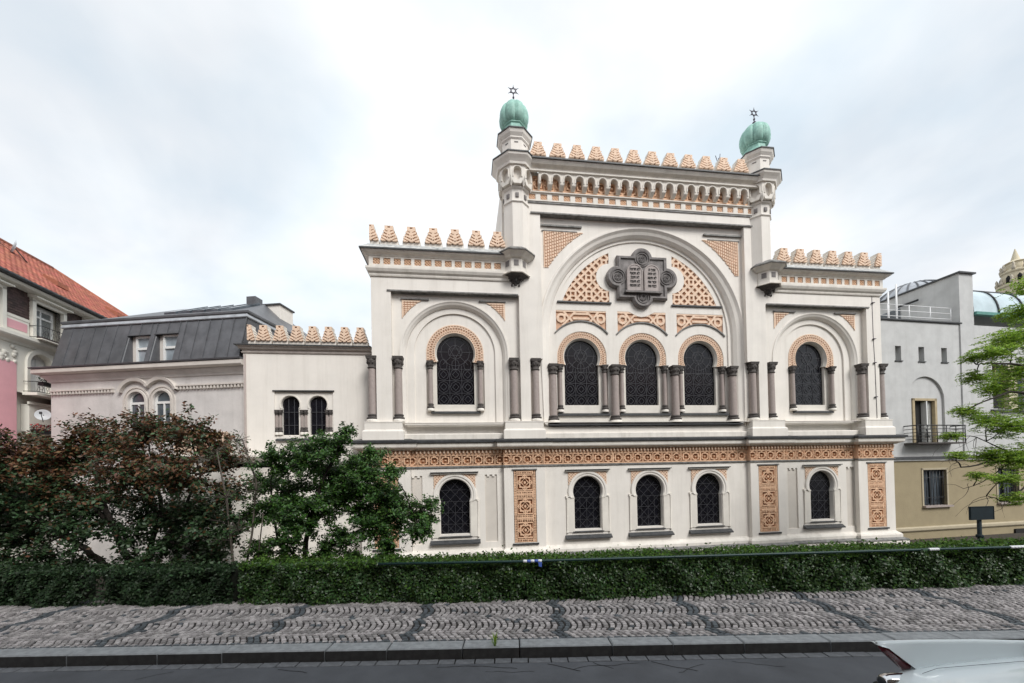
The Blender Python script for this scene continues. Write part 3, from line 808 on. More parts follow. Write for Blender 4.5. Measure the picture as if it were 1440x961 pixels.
# --- central cornice with corbel arcade
mb = MB()
cpath = [(-5.6, PF), (5.6, PF)]
mb.sweep(cpath, [(-.1, 13.66), (.04, 13.66), (.04, 13.73), (.0, 13.74)], 1)
mb.sweep(cpath, [(.05, 14.07), (.12, 14.08), (.12, 14.12), (.05, 14.17), (-.06, 14.18)], 0)
xs_ = [-5.14+.514*k for k in range(21)]
mb.plate(rect(-5.6, 5.6, 13.735, 14.08), [rect(x-.15, x+.15, 13.79, 14.03) for x in xs_], PF-.06, PF+.01)
mb.sweep(cpath, [(.28, 14.80), (.36, 14.82), (.36, 14.88), (.30, 14.90), (.30, 14.98), (.46, 15.04), (.52, 15.12), (.54, 15.17)], 0)
cc = part('central_cornice', mb, ['plaster_trim', 'flashing_aged'])
mb = MB(); mb.sweep(cpath, [(.4, 15.171), (.60, 15.175), (.60, 15.23), (.56, 15.24), (.1, 15.60), (.05, 15.64), (-.4, 15.64)], [0, 0, 0, 1, 1, 1]); part('cornice_flashing', mb, ['flashing', 'ledge_pale'])
for x in xs_: cpart('square_ornament', sq, (x, PF-.03, 13.785), cc)
mb = MB(); ni, nj = 340, 20
mb.relief(lambda i, j: (-5.1+i*.03, 14.18+j*.032), ni, nj, lambda i, j: 1 if frieze_pattern((i+.5)*.03*.97, (j+.5)*.032, .64) else 0, PF-.05, PF-.005); part('arcade_backing', mb, ['terracotta', 'terracotta_ground_shade'], parent=cc)
mb = MB(); P_ = .514
ho = arch_pts(0, 14.56, .15, 14.42, 12)
op = [(-P_/2, 14.36), (-.16, 14.36)]+[(x, z) for x, z in arch_pts(0, 14.56, .16, 14.40, 12)]+[(.16, 14.36), (P_/2, 14.36), (P_/2, 14.82), (-P_/2, 14.82)]
mb.plate(op, [], PF-.28, PF-.02, 0)
mb.arcs([arch_pts(0, 14.57, r, 14.42, 12) for r in (.16, .17, .215, .22)], [PF-.28, PF-.31, PF-.31, PF-.28])
for t in (-1, 1):    # half a console at each side
    x0, x1 = sorted((t*.17, t*P_/2)); 
    mb.add([(x0, PF-.28, 14.38), (x1, PF-.28, 14.38), (x0, PF-.27, 14.33), (x1, PF-.27, 14.33), (x0, PF-.20, 14.27), (x1, PF-.20, 14.27), (x0, PF-.10, 14.22), (x1, PF-.10, 14.22), (x0, PF+.0, 14.20), (x1, PF+.0, 14.20), (x0, PF, 14.4), (x1, PF, 14.4)],
           [(2, 3, 1, 0), (4, 5, 3, 2), (6, 7, 5, 4), (8, 9, 7, 6), (0, 10, 8, 6, 4, 2), (1, 3, 5, 7, 9, 11)], 0)
arch_unit = mb.mesh('corbel_arch', 'plaster_trim')
for k in range(19): cpart('corbel_arch', arch_unit, (-4.626+.514*k, 0, 0))
for k in range(12): cpart('merlon', mer_t, (-4.84+k*.868, PF-.02, 15.60))
# --- turrets
def octo(r): return r/math.cos(PI/8)
for s in (-1, 1):
    tx, ty = (-5.83, -.04) if s < 0 else (5.66, -.02)
    t = link('turret', None, syn, (tx, ty, DZ+(.13 if s > 0 else 0))); cof = (s*5.93-tx, -.08-ty, -.13 if s > 0 else 0)
    mb = MB(); o_ = lambda prof, mats: mb.lathe([(octo(r), z) for r, z in prof], 8, (0, 0), 0, False, PI/8, mats=mats)
    o_([(.50, 11.2), (.50, 13.42), (.55, 13.46), (.55, 13.50), (.50, 13.53), (.50, 13.98), (.56, 14.02), (.58, 14.08), (.52, 14.12), (.54, 14.85), (.78, 14.86), (.80, 14.94), (.86, 15.02), (.95, 15.12), (.97, 15.20)], [0]*15)
    o_([(.90, 15.201), (1.0, 15.205), (1.0, 15.25), (.98, 15.26), (.60, 15.46), (.55, 15.46)], [1]*6)
    o_([(.545, 15.4), (.545, 16.06), (.60, 16.12), (.60, 16.17), (.68, 16.28), (.72, 16.40)], [0]*6)
    o_([(.66, 16.401), (.75, 16.405), (.75, 16.45), (.5, 16.54)], [1]*4)
    obj('turret_shaft', mb, ['plaster_white', 'flashing'], t)
    for k in range(8):      # flared arcade of the turret head
        a = k*PI/4; mb = MB(); wv = .72*math.tan(PI/8)-.01
        op = [(-wv*.55, 14.10), (wv*.55, 14.10), (wv, 14.42), (wv, 14.86), (-wv, 14.86), (-wv, 14.42)]
        mb.plate(op, [[(x, z) for x, z in arch_pts(0, 14.63, .16, 14.36, 12)][::-1]+[(0, 14.20)]], -.70, -.53, 0)
        mb.arcs([arch_pts(0, 14.63, r, 14.36, 12) for r in (.16, .17, .21, .215)], [-.70, -.73, -.73, -.70])
        for q in (-1, 1): mb.lathe([(.0, 14.02), (.05, 14.10), (.08, 14.24), (.09, 14.36), (.06, 14.42)], 8, (q*wv*.92, -.62), 0)
        obj('turret_arch', mb, 'plaster_trim', t, rot=(0, 0, a))
        mb = MB(); mb.box(-.07, .07, -.545, -.49, 13.64, 13.82); obj('turret_recess', mb, 'medallion_stone', t, rot=(0, 0, a))
        mb = MB(); mb.box(-.08, .08, -.56, -.50, 15.94, 15.98); obj('turret_slot', mb, 'medallion_stone', t, rot=(0, 0, a))
    mb = MB()
    mb.lathe([(.56, 16.50), (.54, 16.58), (.46, 16.76), (.45, 16.90), (.50, 16.93), (.50, 16.96)], 8, (0, 0), 0, False, PI/8)
    lob = lambda a, z: 1-.10*abs(math.cos(4*a))**3.0 if z > 16.86 else 1
    mb.lathe([(.44, 16.94), (.57, 17.05), (.635, 17.22), (.65, 17.40), (.625, 17.58), (.55, 17.76), (.42, 17.91), (.26, 18.0), (.06, 18.03)], 64, (0, 0), 0, True, 0, mod=lambda a, z: 1-.15*(1-abs(math.sin(4*a)))**2.2)
    for k in range(8):
        a = k*PI/4; mb.tube([(r*math.cos(a)*.868, r*math.sin(a)*.868, z) for r, z in ((.57, 17.05), (.635, 17.22), (.65, 17.40), (.625, 17.58), (.55, 17.76), (.42, 17.91), (.26, 18.0))], .018, 4)
    obj('onion_dome', mb, 'verdigris', t)
    mb = MB()
    mb.lathe([(.05, 18.0), (.03, 18.06), (.085, 18.09), (.105, 18.16), (.08, 18.23), (.03, 18.27)], 10, (0, 0), 0)
    mb.lathe([(.022, 18.25), (.02, 18.33), (.045, 18.36), (.045, 18.40), (.02, 18.43), (.016, 18.55)], 8, (0, 0), 0)
    cz = 18.68
    for up in (1, -1):
        for k in range(3):
            a = up*PI/2+k*2*PI/3; b = a+2*PI/3; mb.tube([(.17*math.cos(a), 0, cz+.17*math.sin(a)), (.17*math.cos(b), 0, cz+.17*math.sin(b))], .017, 5)
    for k in range(6):
        a = PI/2+k*PI/3; mb.tube([(.15*math.cos(a), 0, cz+.15*math.sin(a)), (.27*math.cos(a), 0, cz+.27*math.sin(a))], [.018, .006], 5)
    obj('star_finial', mb, 'iron_dark', t)
    # corbel under the turret
    mb = MB()
    o_([(.62, 10.40), (.52, 10.46), (.50, 10.60), (.50, 11.02), (.60, 11.06), (.66, 11.12), (.78, 11.20), (.80, 11.23)], [0]*8)
    o_([(.7, 11.231), (.84, 11.235), (.84, 11.28), (.55, 11.50)], [1]*4)
    mb.lathe([(octo(r), z) for r, z in [(.02, 9.82), (.06, 9.88), (.05, 9.93), (.13, 9.98), (.15, 10.08), (.22, 10.12), (.25, 10.24), (.36, 10.27), (.40, 10.34), (.52, 10.38), (.60, 10.42)]], 8, (0, 0), 2, False, PI/8)
    for k in range(8):
        a = k*PI/4+PI
        for rr, z in ((.34, 10.2), (.22, 10.04)): mb.lathe([(0, z-.07), (.035, z-.04), (.04, z+.03), (0, z+.06)], 6, (rr*math.cos(a), rr*math.sin(a)), 2)
    cbm = obj('turret_corbel', mb, ['plaster_trim', 'flashing_aged', 'capital_stone'], t, cof)
    mb = MB()
    for k in range(8):
        a = k*PI/4; c_, s_ = math.cos(a), math.sin(a)
        def rot2(x, y): return (x*c_-y*s_, x*s_+y*c_)
        v = []
        for z in (10.72, 10.96):
            for x, y in ((-.10, -.515), (.10, -.515), (.10, -.49), (-.10, -.49)): v.append((*rot2(x, y), z))
        mb.add(v, [(0, 1, 5, 4), (1, 2, 6, 5), (3, 0, 4, 7), (4, 5, 6, 7)], 0)
    obj('corbel_recess', mb, 'medallion_stone', t, cof)
mb = MB(); mb.tube([(11.45, PF-.012, 10.2), (11.46, PF-.012, 8.1), (11.5, PF-.012, 6.95), (11.52, PF-.015, 4.3)], .010, 5)
for z in (9.85, 8.1, 6.95, 5.3): mb.box(11.40, 11.52, PF-.09, PF-.005, z, z+.03)
part('lightning_conductor', mb, 'iron_dark')
ant = MB(); ant.tube([(0, 0, 0), (0, 0, .9)], .02, 5); ant.tube([(0, 0, .55), (-.16, 0, 1.0)], .015, 5); ant.tube([(0, 0, .5), (.12, .05, 1.15)], .015, 5); ant.tube([(-.1, 0, .45), (.1, 0, .45)], .012, 5)
tag(obj('roof_antenna', ant, 'iron_dark', None, (3.95, .2, 16.8)), 'small dark forked antenna behind the merlons beside the right turret', 'antenna')


# =========================================================================================== GROUND AND STREET
SA = R(-7.2); SO = (-7.5, -9.79, 0)
mb = MB()
rows = [(-400, -.05), (-9.3, -.05), (.28, -.05), (.30, .12), (3.2, .12), (5.0, -.25), (7.4, -.85), (40, -.85), (600, -.85)]
xs_ = [-600, -60, -30, -15, 0, 15, 30, 60, 600]
mb.add([(x, n, z) for n, z in rows for x in xs_], [(j*9+i, j*9+i+1, (j+1)*9+i+1, (j+1)*9+i) for j in range(len(rows)-1) for i in range(8)])
obj('ground', mb, 'soil', None, SO, (0, 0, SA), kind='structure')
mb = MB(); mb.add([(-300, -9, 0), (300, -9, 0), (300, -.17, 0), (-300, -.17, 0)], [(0, 1, 2, 3)])
road = obj('road', mb, 'asphalt', None, SO, (0, 0, SA), kind='structure')
rng = random.Random(5)
def crack(pts, w):
    mb = MB()
    for (a, b), (c, d) in zip(pts[:-1], pts[1:]):
        l = math.hypot(c-a, d-b); nx, ny = -(d-b)/l*w/2, (c-a)/l*w/2
        mb.add([(a+nx, b+ny, .004), (a-nx, b-ny, .004), (c-nx*.7, d-ny*.7, .004), (c+nx*.7, d+ny*.7, .004)], [(0, 1, 2, 3)])
    return mb
def wiggle(x0, y0, dx, dy, n, j):
    p = [(x0, y0)]
    for k in range(n): p.append((p[-1][0]+dx+rng.uniform(-j, j), p[-1][1]+dy+rng.uniform(-j, j)*.7))
    return p
for x0, y0, dx, dy, n, j, w in [(-1.2, -.26, .14, -.012, 9, .04, .014), (.6, -.22, .10, -.045, 5, .03, .02), (1.35, -.19, .07, -.06, 4, .03, .016), (1.0, -.40, .13, .018, 9, .05, .012), (2.3, -.2, .10, -.05, 6, .04, .016), (2.6, -.55, .12, .04, 5, .05, .010), (-3.8, -.24, .12, -.035, 5, .03, .014), (-5.5, -.25, -.10, -.06, 4, .03, .012), (3.6, -.24, .12, -.03, 6, .04, .010), (-.4, -.42, .12, -.01, 7, .05, .008)]:
    obj('asphalt_crack', crack(wiggle(x0, y0, dx, dy, n, j), w), 'asphalt_crack', road)
# gutter slabs
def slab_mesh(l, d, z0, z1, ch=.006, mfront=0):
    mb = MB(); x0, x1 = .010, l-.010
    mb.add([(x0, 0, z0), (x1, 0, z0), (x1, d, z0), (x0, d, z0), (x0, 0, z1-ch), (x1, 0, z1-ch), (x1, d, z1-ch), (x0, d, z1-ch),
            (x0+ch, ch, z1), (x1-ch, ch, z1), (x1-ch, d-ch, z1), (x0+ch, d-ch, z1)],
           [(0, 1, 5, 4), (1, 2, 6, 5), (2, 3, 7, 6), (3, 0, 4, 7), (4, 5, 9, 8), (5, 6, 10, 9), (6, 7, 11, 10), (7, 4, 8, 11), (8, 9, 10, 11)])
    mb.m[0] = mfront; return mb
gms = [slab_mesh(l, .15, -.06, .010).mesh('gutter_stone', 'gutter_granite') for l in (.28, .33, .38)]
x = -14.
while x < 14:
    k = rng.randrange(3); link('gutter_stone', gms[k], road, (x, -.168+rng.uniform(-.008, .004), rng.uniform(-.004, .003)), (0, 0, rng.uniform(-.015, .015))); x += (.28, .33, .38)[k]
kerb = link('kerb', None, None, SO, (0, 0, SA), kind='structure')
# kerb stones: joints where they can be seen, plausible lengths beyond
js = [-15.2, -14.1, -12.7, -11.5, -10.2, -9.0, -7.55, -6.0, -4.9, -3.15, -2.1, -.82, .15, 1.72, 2.75, 3.95, 5.4, 6.5, 7.6, 8.9, 10.1, 11.4, 12.6, 14.0]
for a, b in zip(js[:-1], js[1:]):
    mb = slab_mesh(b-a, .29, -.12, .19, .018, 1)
    k = obj('kerb_stone', mb, ['kerb_granite', 'kerb_face_shade'], kerb, (a, rng.uniform(-.006, .006), rng.uniform(-.004, .004)), (0, 0, rng.uniform(-.004, .004)))
pave = MB(); pave.box(-60, 60, .31, 3.0, -.1, .168)
pv = obj('pavement', pave, 'joint_soil', None, SO, (0, 0, SA), kind='structure')
# mosaic paving laid in scalloped rows, with darker wavy bands
mb = MB(); PITCH = .122
npitch = .105
for ci in range(-125, 126):
    ph = (ci-6.3) % 23
    dark = ph < 2.6
    for ri in range(25):
        n = .345+ri*npitch
        if n > 2.9: continue
        f = ((n-.93)/.75+.5) % 1.
        sx = ci*PITCH+.17*(1-(2*f-1)**2)-.05+rng.uniform(-.010, .010)
        slope = -.17*4*(2*f-1)/.75
        dk = dark
        if rng.random() < .03: dk = not dk
        hw, hd = PITCH*.5*rng.uniform(.70, .82), npitch*.5*rng.uniform(.82, .95)
        zt = .190+rng.uniform(-.004, .004); c_ = .012
        def q(a, b, z): return (sx+a+b*slope*.8, n+b+rng.uniform(-.005, .005)-a*slope*.22, z)
        v = [q(-hw, -hd, .16), q(hw, -hd, .16), q(hw, hd, .16), q(-hw, hd, .16),
             q(-hw+c_, -hd+c_, zt), q(hw-c_, -hd+c_, zt), q(hw-c_, hd-c_, zt), q(-hw+c_, hd-c_, zt)]
        mb.add(v, [(0, 1, 5, 4), (1, 2, 6, 5), (2, 3, 7, 6), (3, 0, 4, 7), (4, 5, 6, 7)], 1 if dk else 0)
for k in range(-110, 110):
    l = .14; x0 = k*l
    mb.add([(x0+.006, .30, .16), (x0+l-.006, .30, .16), (x0+l-.006, .355, .16), (x0+.006, .355, .16), (x0+.014, .303, .187), (x0+l-.014, .303, .187), (x0+l-.014, .345, .187), (x0+.014, .345, .187)],
           [(0, 1, 5, 4), (1, 2, 6, 5), (2, 3, 7, 6), (3, 0, 4, 7), (4, 5, 6, 7)], 1)
obj('paving_stones', mb, ['cobble_pale', 'cobble_blue'], pv, kind='stuff')

# =========================================================================================== FOLIAGE HELPERS
NR = np.random.RandomState(11)
def fast_mesh(name, v, quads, mats, midx):
    me = bpy.data.meshes.new(name); n = len(quads)
    me.vertices.add(len(v)); me.vertices.foreach_set('co', v.astype(np.float32).ravel())
    me.loops.add(n*4); me.loops.foreach_set('vertex_index', quads.astype(np.int32).ravel())
    me.polygons.add(n); me.polygons.foreach_set('loop_start', np.arange(0, n*4, 4, dtype=np.int32)); me.polygons.foreach_set('loop_total', np.full(n, 4, np.int32))
    for m in mats: me.materials.append(M[m])
    me.polygons.foreach_set('material_index', midx.astype(np.int32)); me.update(); me.validate(); return me
def leaf_mesh(name, P, size, mats, midx, aspect=.5, up=.5, out=None):
    n = len(P)
    nrm = NR.normal(size=(n, 3)); nrm[:, 2] = np.abs(nrm[:, 2])+up
    if out is not None: nrm += out
    nrm /= np.linalg.norm(nrm, axis=1, keepdims=True)
    t = NR.normal(size=(n, 3)); t -= (t*nrm).sum(1, keepdims=True)*nrm; t /= np.linalg.norm(t, axis=1, keepdims=True)
    b = np.cross(nrm, t); s = size*NR.uniform(.65, 1.25, (n, 1))
    v = np.empty((n, 4, 3)); v[:, 0] = P-t*s*.5; v[:, 2] = P+t*s*.5-nrm*s*.10
    mid = P+t*s*.02+nrm*s*.05; v[:, 1] = mid+b*s*aspect*.5-nrm*s*.08; v[:, 3] = mid-b*s*aspect*.5-nrm*s*.08
    return fast_mesh(name, v.reshape(-1, 3), np.arange(n*4).reshape(n, 4), mats, midx)
def cluster_points(cl, density, shell=.35):
    P, O, I = [], [], []
    for i, (x, y, z, r) in enumerate(cl):
        n = int(density*r**2.3); d = NR.normal(size=(n, 3)); d /= np.linalg.norm(d, axis=1, keepdims=True)
        # break the ball into sprays so the outline is ragged and sky shows through
        k = 34; sp = NR.normal(size=(k, 3)); sp /= np.linalg.norm(sp, axis=1, keepdims=True); ln = NR.uniform(.55, 1.25, k)
        j = NR.randint(0, k, n); t = NR.uniform(.15, 1, n)**.7
        pos = sp[j]*(ln[j]*t)[:, None]*r+d*(r*.20*NR.uniform(.2, 1.2, n))[:, None]
        pos[:, 2] *= .85
        P.append(pos+np.array([x, y, z])); O.append(sp[j]*.5); I.append(np.full(n, i))
    return np.concatenate(P), np.concatenate(O), np.concatenate(I)
def fat(cl, k): return [(x, y, z, r*k) for x, y, z, r in cl]
def limb(mb, a, b, r0, r1, sag=.12, n=5, seg=5):
    a, b = Vector(a), Vector(b); pts = []; l = (b-a).length
    j = Vector((random.uniform(-1, 1), random.uniform(-1, 1), random.uniform(-.3, 1)))*l*sag
    for k in range(n+1):
        t = k/n; pts.append(a+(b-a)*t+j*math.sin(PI*t)+Vector((random.uniform(-1, 1), random.uniform(-1, 1), random.uniform(-1, 1)))*l*.02)
    mb.tube(pts, [r0+(r1-r0)*k/n for k in range(n+1)], seg); return pts
def twigs(mb, cl, nodes, r=.022, per=9):
    for x, y, z, R_ in cl:
        c = Vector((x, y, z)); a = min(nodes, key=lambda p: (Vector(p)-c).length+max(0, p[2]-z)*.8)
        limb(mb, a, c, r, r*.5, .1)
        for k in range(per):
            d = Vector((random.gauss(0, 1), random.gauss(0, 1), random.gauss(.3, 1))).normalized()*R_*random.uniform(.6, 1.1)
            limb(mb, c+d*.05, c+d, r*.38, .004, .08, 3, 4)
PURPLE_TOP = [(-17.02,-4.37,4.4,0.84),(-18.54,-3.83,4.22,0.87),(-15.42,-5.14,4.28,0.72),(-19.13,-4.19,3.64,0.89),(-20.95,-3.12,3.37,1.07),(-15.53,-3.78,3.69,0.71),(-19.7,-4.98,3.91,0.73),(-16.78,-5.15,3.39,0.93),(-15.42,-5.66,3.28,0.81),(-14.67,-4.88,2.76,0.59),(-20.36,-5.1,3.11,0.89),(-22.12,-3.95,3.9,0.88)]
PURPLE_LOW = [(-20.81,-3.72,2.46,0.91),(-18.9,-4.63,2.67,0.86),(-18.44,-3.96,2.41,0.92),(-20.11,-3.9,1.69,0.7),(-18.07,-5.18,1.87,0.6),(-16.85,-4.37,2.2,0.9),(-15.48,-5.08,1.94,0.76),(-16.28,-4.69,1.24,0.62),(-17.13,-4.83,1.59,0.53),(-15.42,-4.3,2.14,0.61),(-20.68,-4.1,1.67,0.59),(-14.18,-5.42,1.89,0.45),(-15.56,-4.54,1.13,0.56),(-22.33,-3.29,2.05,0.93)]
GREEN = [(-11.52,-6.03,3.89,0.55),(-12.2,-6.06,3.57,0.59),(-13.03,-5.73,3.5,0.52),(-11.0,-5.2,3.48,0.65),(-11.86,-5.04,3.1,0.7),(-12.86,-5.34,2.74,0.63),(-13.69,-4.91,2.94,0.47),(-10.79,-5.35,2.69,0.59),(-11.95,-5.86,2.28,0.51),(-10.03,-6.51,3.17,0.32),(-10.02,-5.7,2.07,0.65),(-9.28,-5.93,2.07,0.53),(-10.59,-6.04,1.76,0.55),(-12.41,-6.01,1.87,0.5),(-12.9,-5.69,1.38,0.41),(-11.46,-5.78,1.57,0.41),(-9.43,-6.31,1.67,0.4),(-10.21,-6.18,1.45,0.33),(-11.27,-5.85,4.29,0.24),(-14.06,-4.91,2.06,0.39)]
TWIG = [(-14.69,-5.5,3.72,0.41),(-13.9,-5.85,4.05,0.29),(-13.64,-5.87,3.51,0.36),(-14.28,-5.64,2.61,0.36),(-13.44,-5.95,2.79,0.32),(-13.9,-5.88,1.82,0.32),(-14.51,-5.55,1.51,0.28)]
RIGHT = [(7.44,-6.78,6.36,0.42),(8.87,-6.32,6.95,0.54),(7.59,-6.34,5.77,0.35),(9.82,-6.07,6.09,0.69),(9.05,-5.9,5.54,0.46),(7.89,-5.84,4.79,0.3),(8.5,-5.91,4.5,0.41),(8.57,-6.43,4.21,0.57),(7.37,-5.8,4.01,0.23),(6.85,-6.26,3.36,0.2),(8.38,-6.07,3.34,0.45),(8.71,-6.51,3.21,0.53),(7.71,-6.18,2.72,0.2),(7.67,-6.8,2.65,0.32),(7.13,-6.49,6.31,0.19),(10.36,-5.73,8.1,0.48),(8.38,-6.6,2.02,0.3),(10.49,-6.19,7.22,0.92),(10.58,-6.24,5.13,1.03),(10.5,-6.09,3.31,0.92),(9.77,-6.47,8.67,0.56)]
PURPLE_LOW += [(-19.4,-4.6,1.1,.5),(-18.5,-4.8,.95,.42),(-16.9,-4.9,.95,.5),(-15.0,-5.0,.95,.5),(-14.7,-5.1,1.6,.5),(-16.0,-5.0,.7,.45),(-20.5,-4.5,1.0,.5),(-17.7,-4.7,.7,.4)]
GREEN += [(-12.9,-5.6,.95,.4),(-11.9,-5.7,1.2,.4),(-11.2,-5.8,1.05,.35),(-13.6,-5.4,1.2,.42),(-10.2,-6.1,1.1,.33),(-12.3,-5.8,.75,.35)]
def tree(name, label, loc, woods, foliage, barkm, cat='tree'):
    t = thing(name, label, cat, loc); L_ = Vector(loc); off = (-L_.x, -L_.y, -L_.z)
    obj('trunk', woods, barkm, t, off); link('crown', foliage, t, off); return t
# purple-leaved tree with leaning stems
mb = MB(); nodes = []
for path, r in [([(-17.6,-4.4,-.2),(-18.0,-4.33,.6),(-18.75,-4.23,1.2),(-19.92,-4.09,2.0),(-20.69,-4.01,2.7)], .11), ([(-17.5,-4.4,-.2),(-17.6,-4.36,.9),(-17.95,-4.33,1.7),(-18.4,-4.3,3.0),(-18.5,-4.2,3.9)], .10), ([(-17.3,-4.4,-.2),(-17.0,-4.45,1.0),(-16.6,-4.5,2.2),(-16.84,-4.5,3.6)], .09), ([(-17.0,-4.5,.9),(-16.0,-4.7,2.0),(-15.4,-4.9,3.2)], .06), ([(-18.1,-4.3,1.9),(-19.2,-4.2,3.2)], .05)]:
    pts = []
    for a, b in zip(path[:-1], path[1:]): pts += [Vector(a).lerp(Vector(b), k/4) for k in range(4)]
    pts.append(Vector(path[-1])); pts = [p+Vector((random.uniform(-.03, .03), random.uniform(-.03, .03), 0)) for p in pts]
    mb.tube(pts, [r*(1-.65*k/len(pts)) for k in range(len(pts))], 8); nodes += [tuple(p) for p in pts]
twigs(mb, PURPLE_TOP+PURPLE_LOW, nodes, .03, 8)
P1, O1, I1 = cluster_points(fat(PURPLE_TOP, 1.12), 4300); P2, O2, I2 = cluster_points(fat(PURPLE_LOW, 1.1), 3600)
P = np.concatenate([P1, P2]); O = np.concatenate([O1, O2])
pr = np.clip((P[:, 2]-2.2)/1.6+NR.normal(0, .12, len(P))-np.clip((-19.3-P[:, 0])*.6, 0, .5), .05, .64); mi = (NR.uniform(size=len(P)) > pr).astype(int)
tree('purple_tree', 'large dark tree with brownish purple leaves and leaning stems before the grey house', (-17.5, -4.4, -.2), mb, leaf_mesh('crown', P, .105, ['leaf_purple', 'leaf_dark'], mi, .55, .5, O), 'bark')
mb = MB(); nodes = []
for path, r in [([(-12.5,-5.6,-.2),(-12.4,-5.62,1.4),(-12.2,-5.65,2.2),(-11.9,-5.7,3.1),(-11.43,-5.77,3.9)], .075), ([(-12.4,-5.6,.9),(-11.47,-5.73,1.45),(-10.54,-5.85,1.87),(-9.61,-5.97,2.13)], .05), ([(-12.45,-5.6,.8),(-13.14,-5.53,1.5),(-13.3,-5.5,2.6)], .045), ([(-12.3,-5.6,1.8),(-11.2,-5.5,2.8),(-10.8,-5.4,3.4)], .04)]:
    pts = []
    for a, b in zip(path[:-1], path[1:]): pts += [Vector(a).lerp(Vector(b), k/4) for k in range(4)]
    pts.append(Vector(path[-1])); mb.tube(pts, [r*(1-.6*k/len(pts)) for k in range(len(pts))], 7); nodes += [tuple(p) for p in pts]
twigs(mb, GREEN, nodes, .02, 9)
GREEN += [(-11.5,-5.5,2.7,.6),(-12.4,-5.9,2.3,.55),(-10.9,-5.9,3.0,.5),(-13.3,-5.4,2.2,.55),(-10.3,-5.9,2.5,.5),(-11.0,-5.6,2.1,.5)]
P, O, I = cluster_points(fat(GREEN, 1.12), 9800); mi = (NR.uniform(size=len(P)) < .22).astype(int)
tree('green_tree', 'bushy fresh green tree in front of the white wing, behind the hedge', (-12.5, -5.6, -.2), mb, leaf_mesh('crown', P, .085, ['leaf_green', 'leaf_dark'], mi, .5, .5, O), 'bark')
mb = MB(); nodes = []
for path, r in [([(-14.1,-5.59,-.2),(-14.23,-5.6,1.5),(-14.33,-5.6,2.6),(-14.6,-5.5,3.8)], .035), ([(-14.05,-5.6,-.2),(-13.68,-5.67,1.7),(-13.5,-5.8,3.0),(-13.8,-5.85,4.1)], .03), ([(-14.0,-5.6,-.2),(-13.56,-5.67,.95),(-13.3,-5.9,2.2)], .025)]:
    pts = []
    for a, b in zip(path[:-1], path[1:]): pts += [Vector(a).lerp(Vector(b), k/4) for k in range(4)]
    pts.append(Vector(path[-1])); mb.tube(pts, [r*(1-.6*k/len(pts)) for k in range(len(pts))], 6); nodes += [tuple(p) for p in pts]
twigs(mb, TWIG, nodes, .012, 26)
P, O, I = cluster_points(TWIG, 900); mi = (NR.uniform(size=len(P)) < .5).astype(int)
tree('twiggy_shrub', 'thin nearly bare twiggy shrub between the purple tree and the green tree', (-14.05, -5.6, -.2), mb, leaf_mesh('crown', P, .055, ['leaf_dark', 'leaf_green'], mi, .5, .5, O), 'bark_pale', 'shrub')
mb = MB(); nodes = []
for path, r in [([(10.9,-6.4,-.5),(10.7,-6.44,2.0),(10.64,-6.48,4.2),(10.46,-6.48,6.4),(10.2,-6.4,8.6)], .16), ([(10.64,-6.48,4.4),(9.6,-6.4,5.2),(8.88,-6.27,5.3),(7.8,-6.1,4.9)], .06), ([(10.7,-6.45,2.9),(9.4,-6.2,3.3),(8.39,-6.18,3.1),(7.29,-6.06,3.0),(6.9,-6.2,3.2)], .045), ([(10.5,-6.48,5.6),(9.2,-6.3,6.2),(8.0,-6.3,6.2),(7.3,-6.5,6.1)], .045), ([(10.7,-6.45,2.4),(9.3,-6.3,2.3),(8.3,-6.4,1.9),(7.5,-6.5,2.1)], .035), ([(9.4,-6.2,3.3),(8.2,-6.0,2.5),(7.3,-6.1,2.3)], .02), ([(9.2,-6.2,3.3),(8.0,-6.0,3.9),(7.2,-5.9,4.0)], .02)]:
    pts = []
    for a, b in zip(path[:-1], path[1:]): pts += [Vector(a).lerp(Vector(b), k/4)+Vector((0, 0, random.uniform(-.04, .04))) for k in range(4)]
    pts.append(Vector(path[-1])); mb.tube(pts, [r*(1-.75*k/len(pts)) for k in range(len(pts))], 7); nodes += [tuple(p) for p in pts]
twigs(mb, RIGHT, nodes, .016, 10)
for k in range(46):     # bare hanging twigs under the crown
    a = Vector(random.choice([n for n in nodes if n[0] < 10 and n[2] < 4])); d = Vector((random.uniform(-.9, .2), random.uniform(-.3, .3), random.uniform(-.7, .25))); limb(mb, a, a+d, .008, .003, .2, 4, 4)
# feathery compound leaves: leaflets set along short fronds
F_, Of = [], []
for x, y, z, r in RIGHT:
    for k in range(int(900*r**1.9)+24):
        d = NR.normal(size=3); d /= np.linalg.norm(d); c = np.array([x, y, z])+d*np.array([1.25, 1, .62])*r*NR.uniform(.2, 1.15)
        a = NR.uniform(0, 2*PI); dr = np.array([math.cos(a), math.sin(a), NR.uniform(-.5, .12)])*NR.uniform(.16, .30)
        sd = np.cross(dr, [0, 0, 1]); sd /= np.linalg.norm(sd)
        for q in range(9):
            for s in (-1, 1): F_.append(c+dr*(q/9)+sd*s*.035+NR.normal(size=3)*.006)
P = np.array(F_); mi = (NR.uniform(size=len(P)) < .15).astype(int)
tree('street_tree', 'light green feathery tree with thin branches in front of the grey and beige house', (10.9, -6.4, -.5), mb, leaf_mesh('crown', P, .062, ['leaf_bright', 'leaf_green'], mi, .45, 1.2), 'bark')

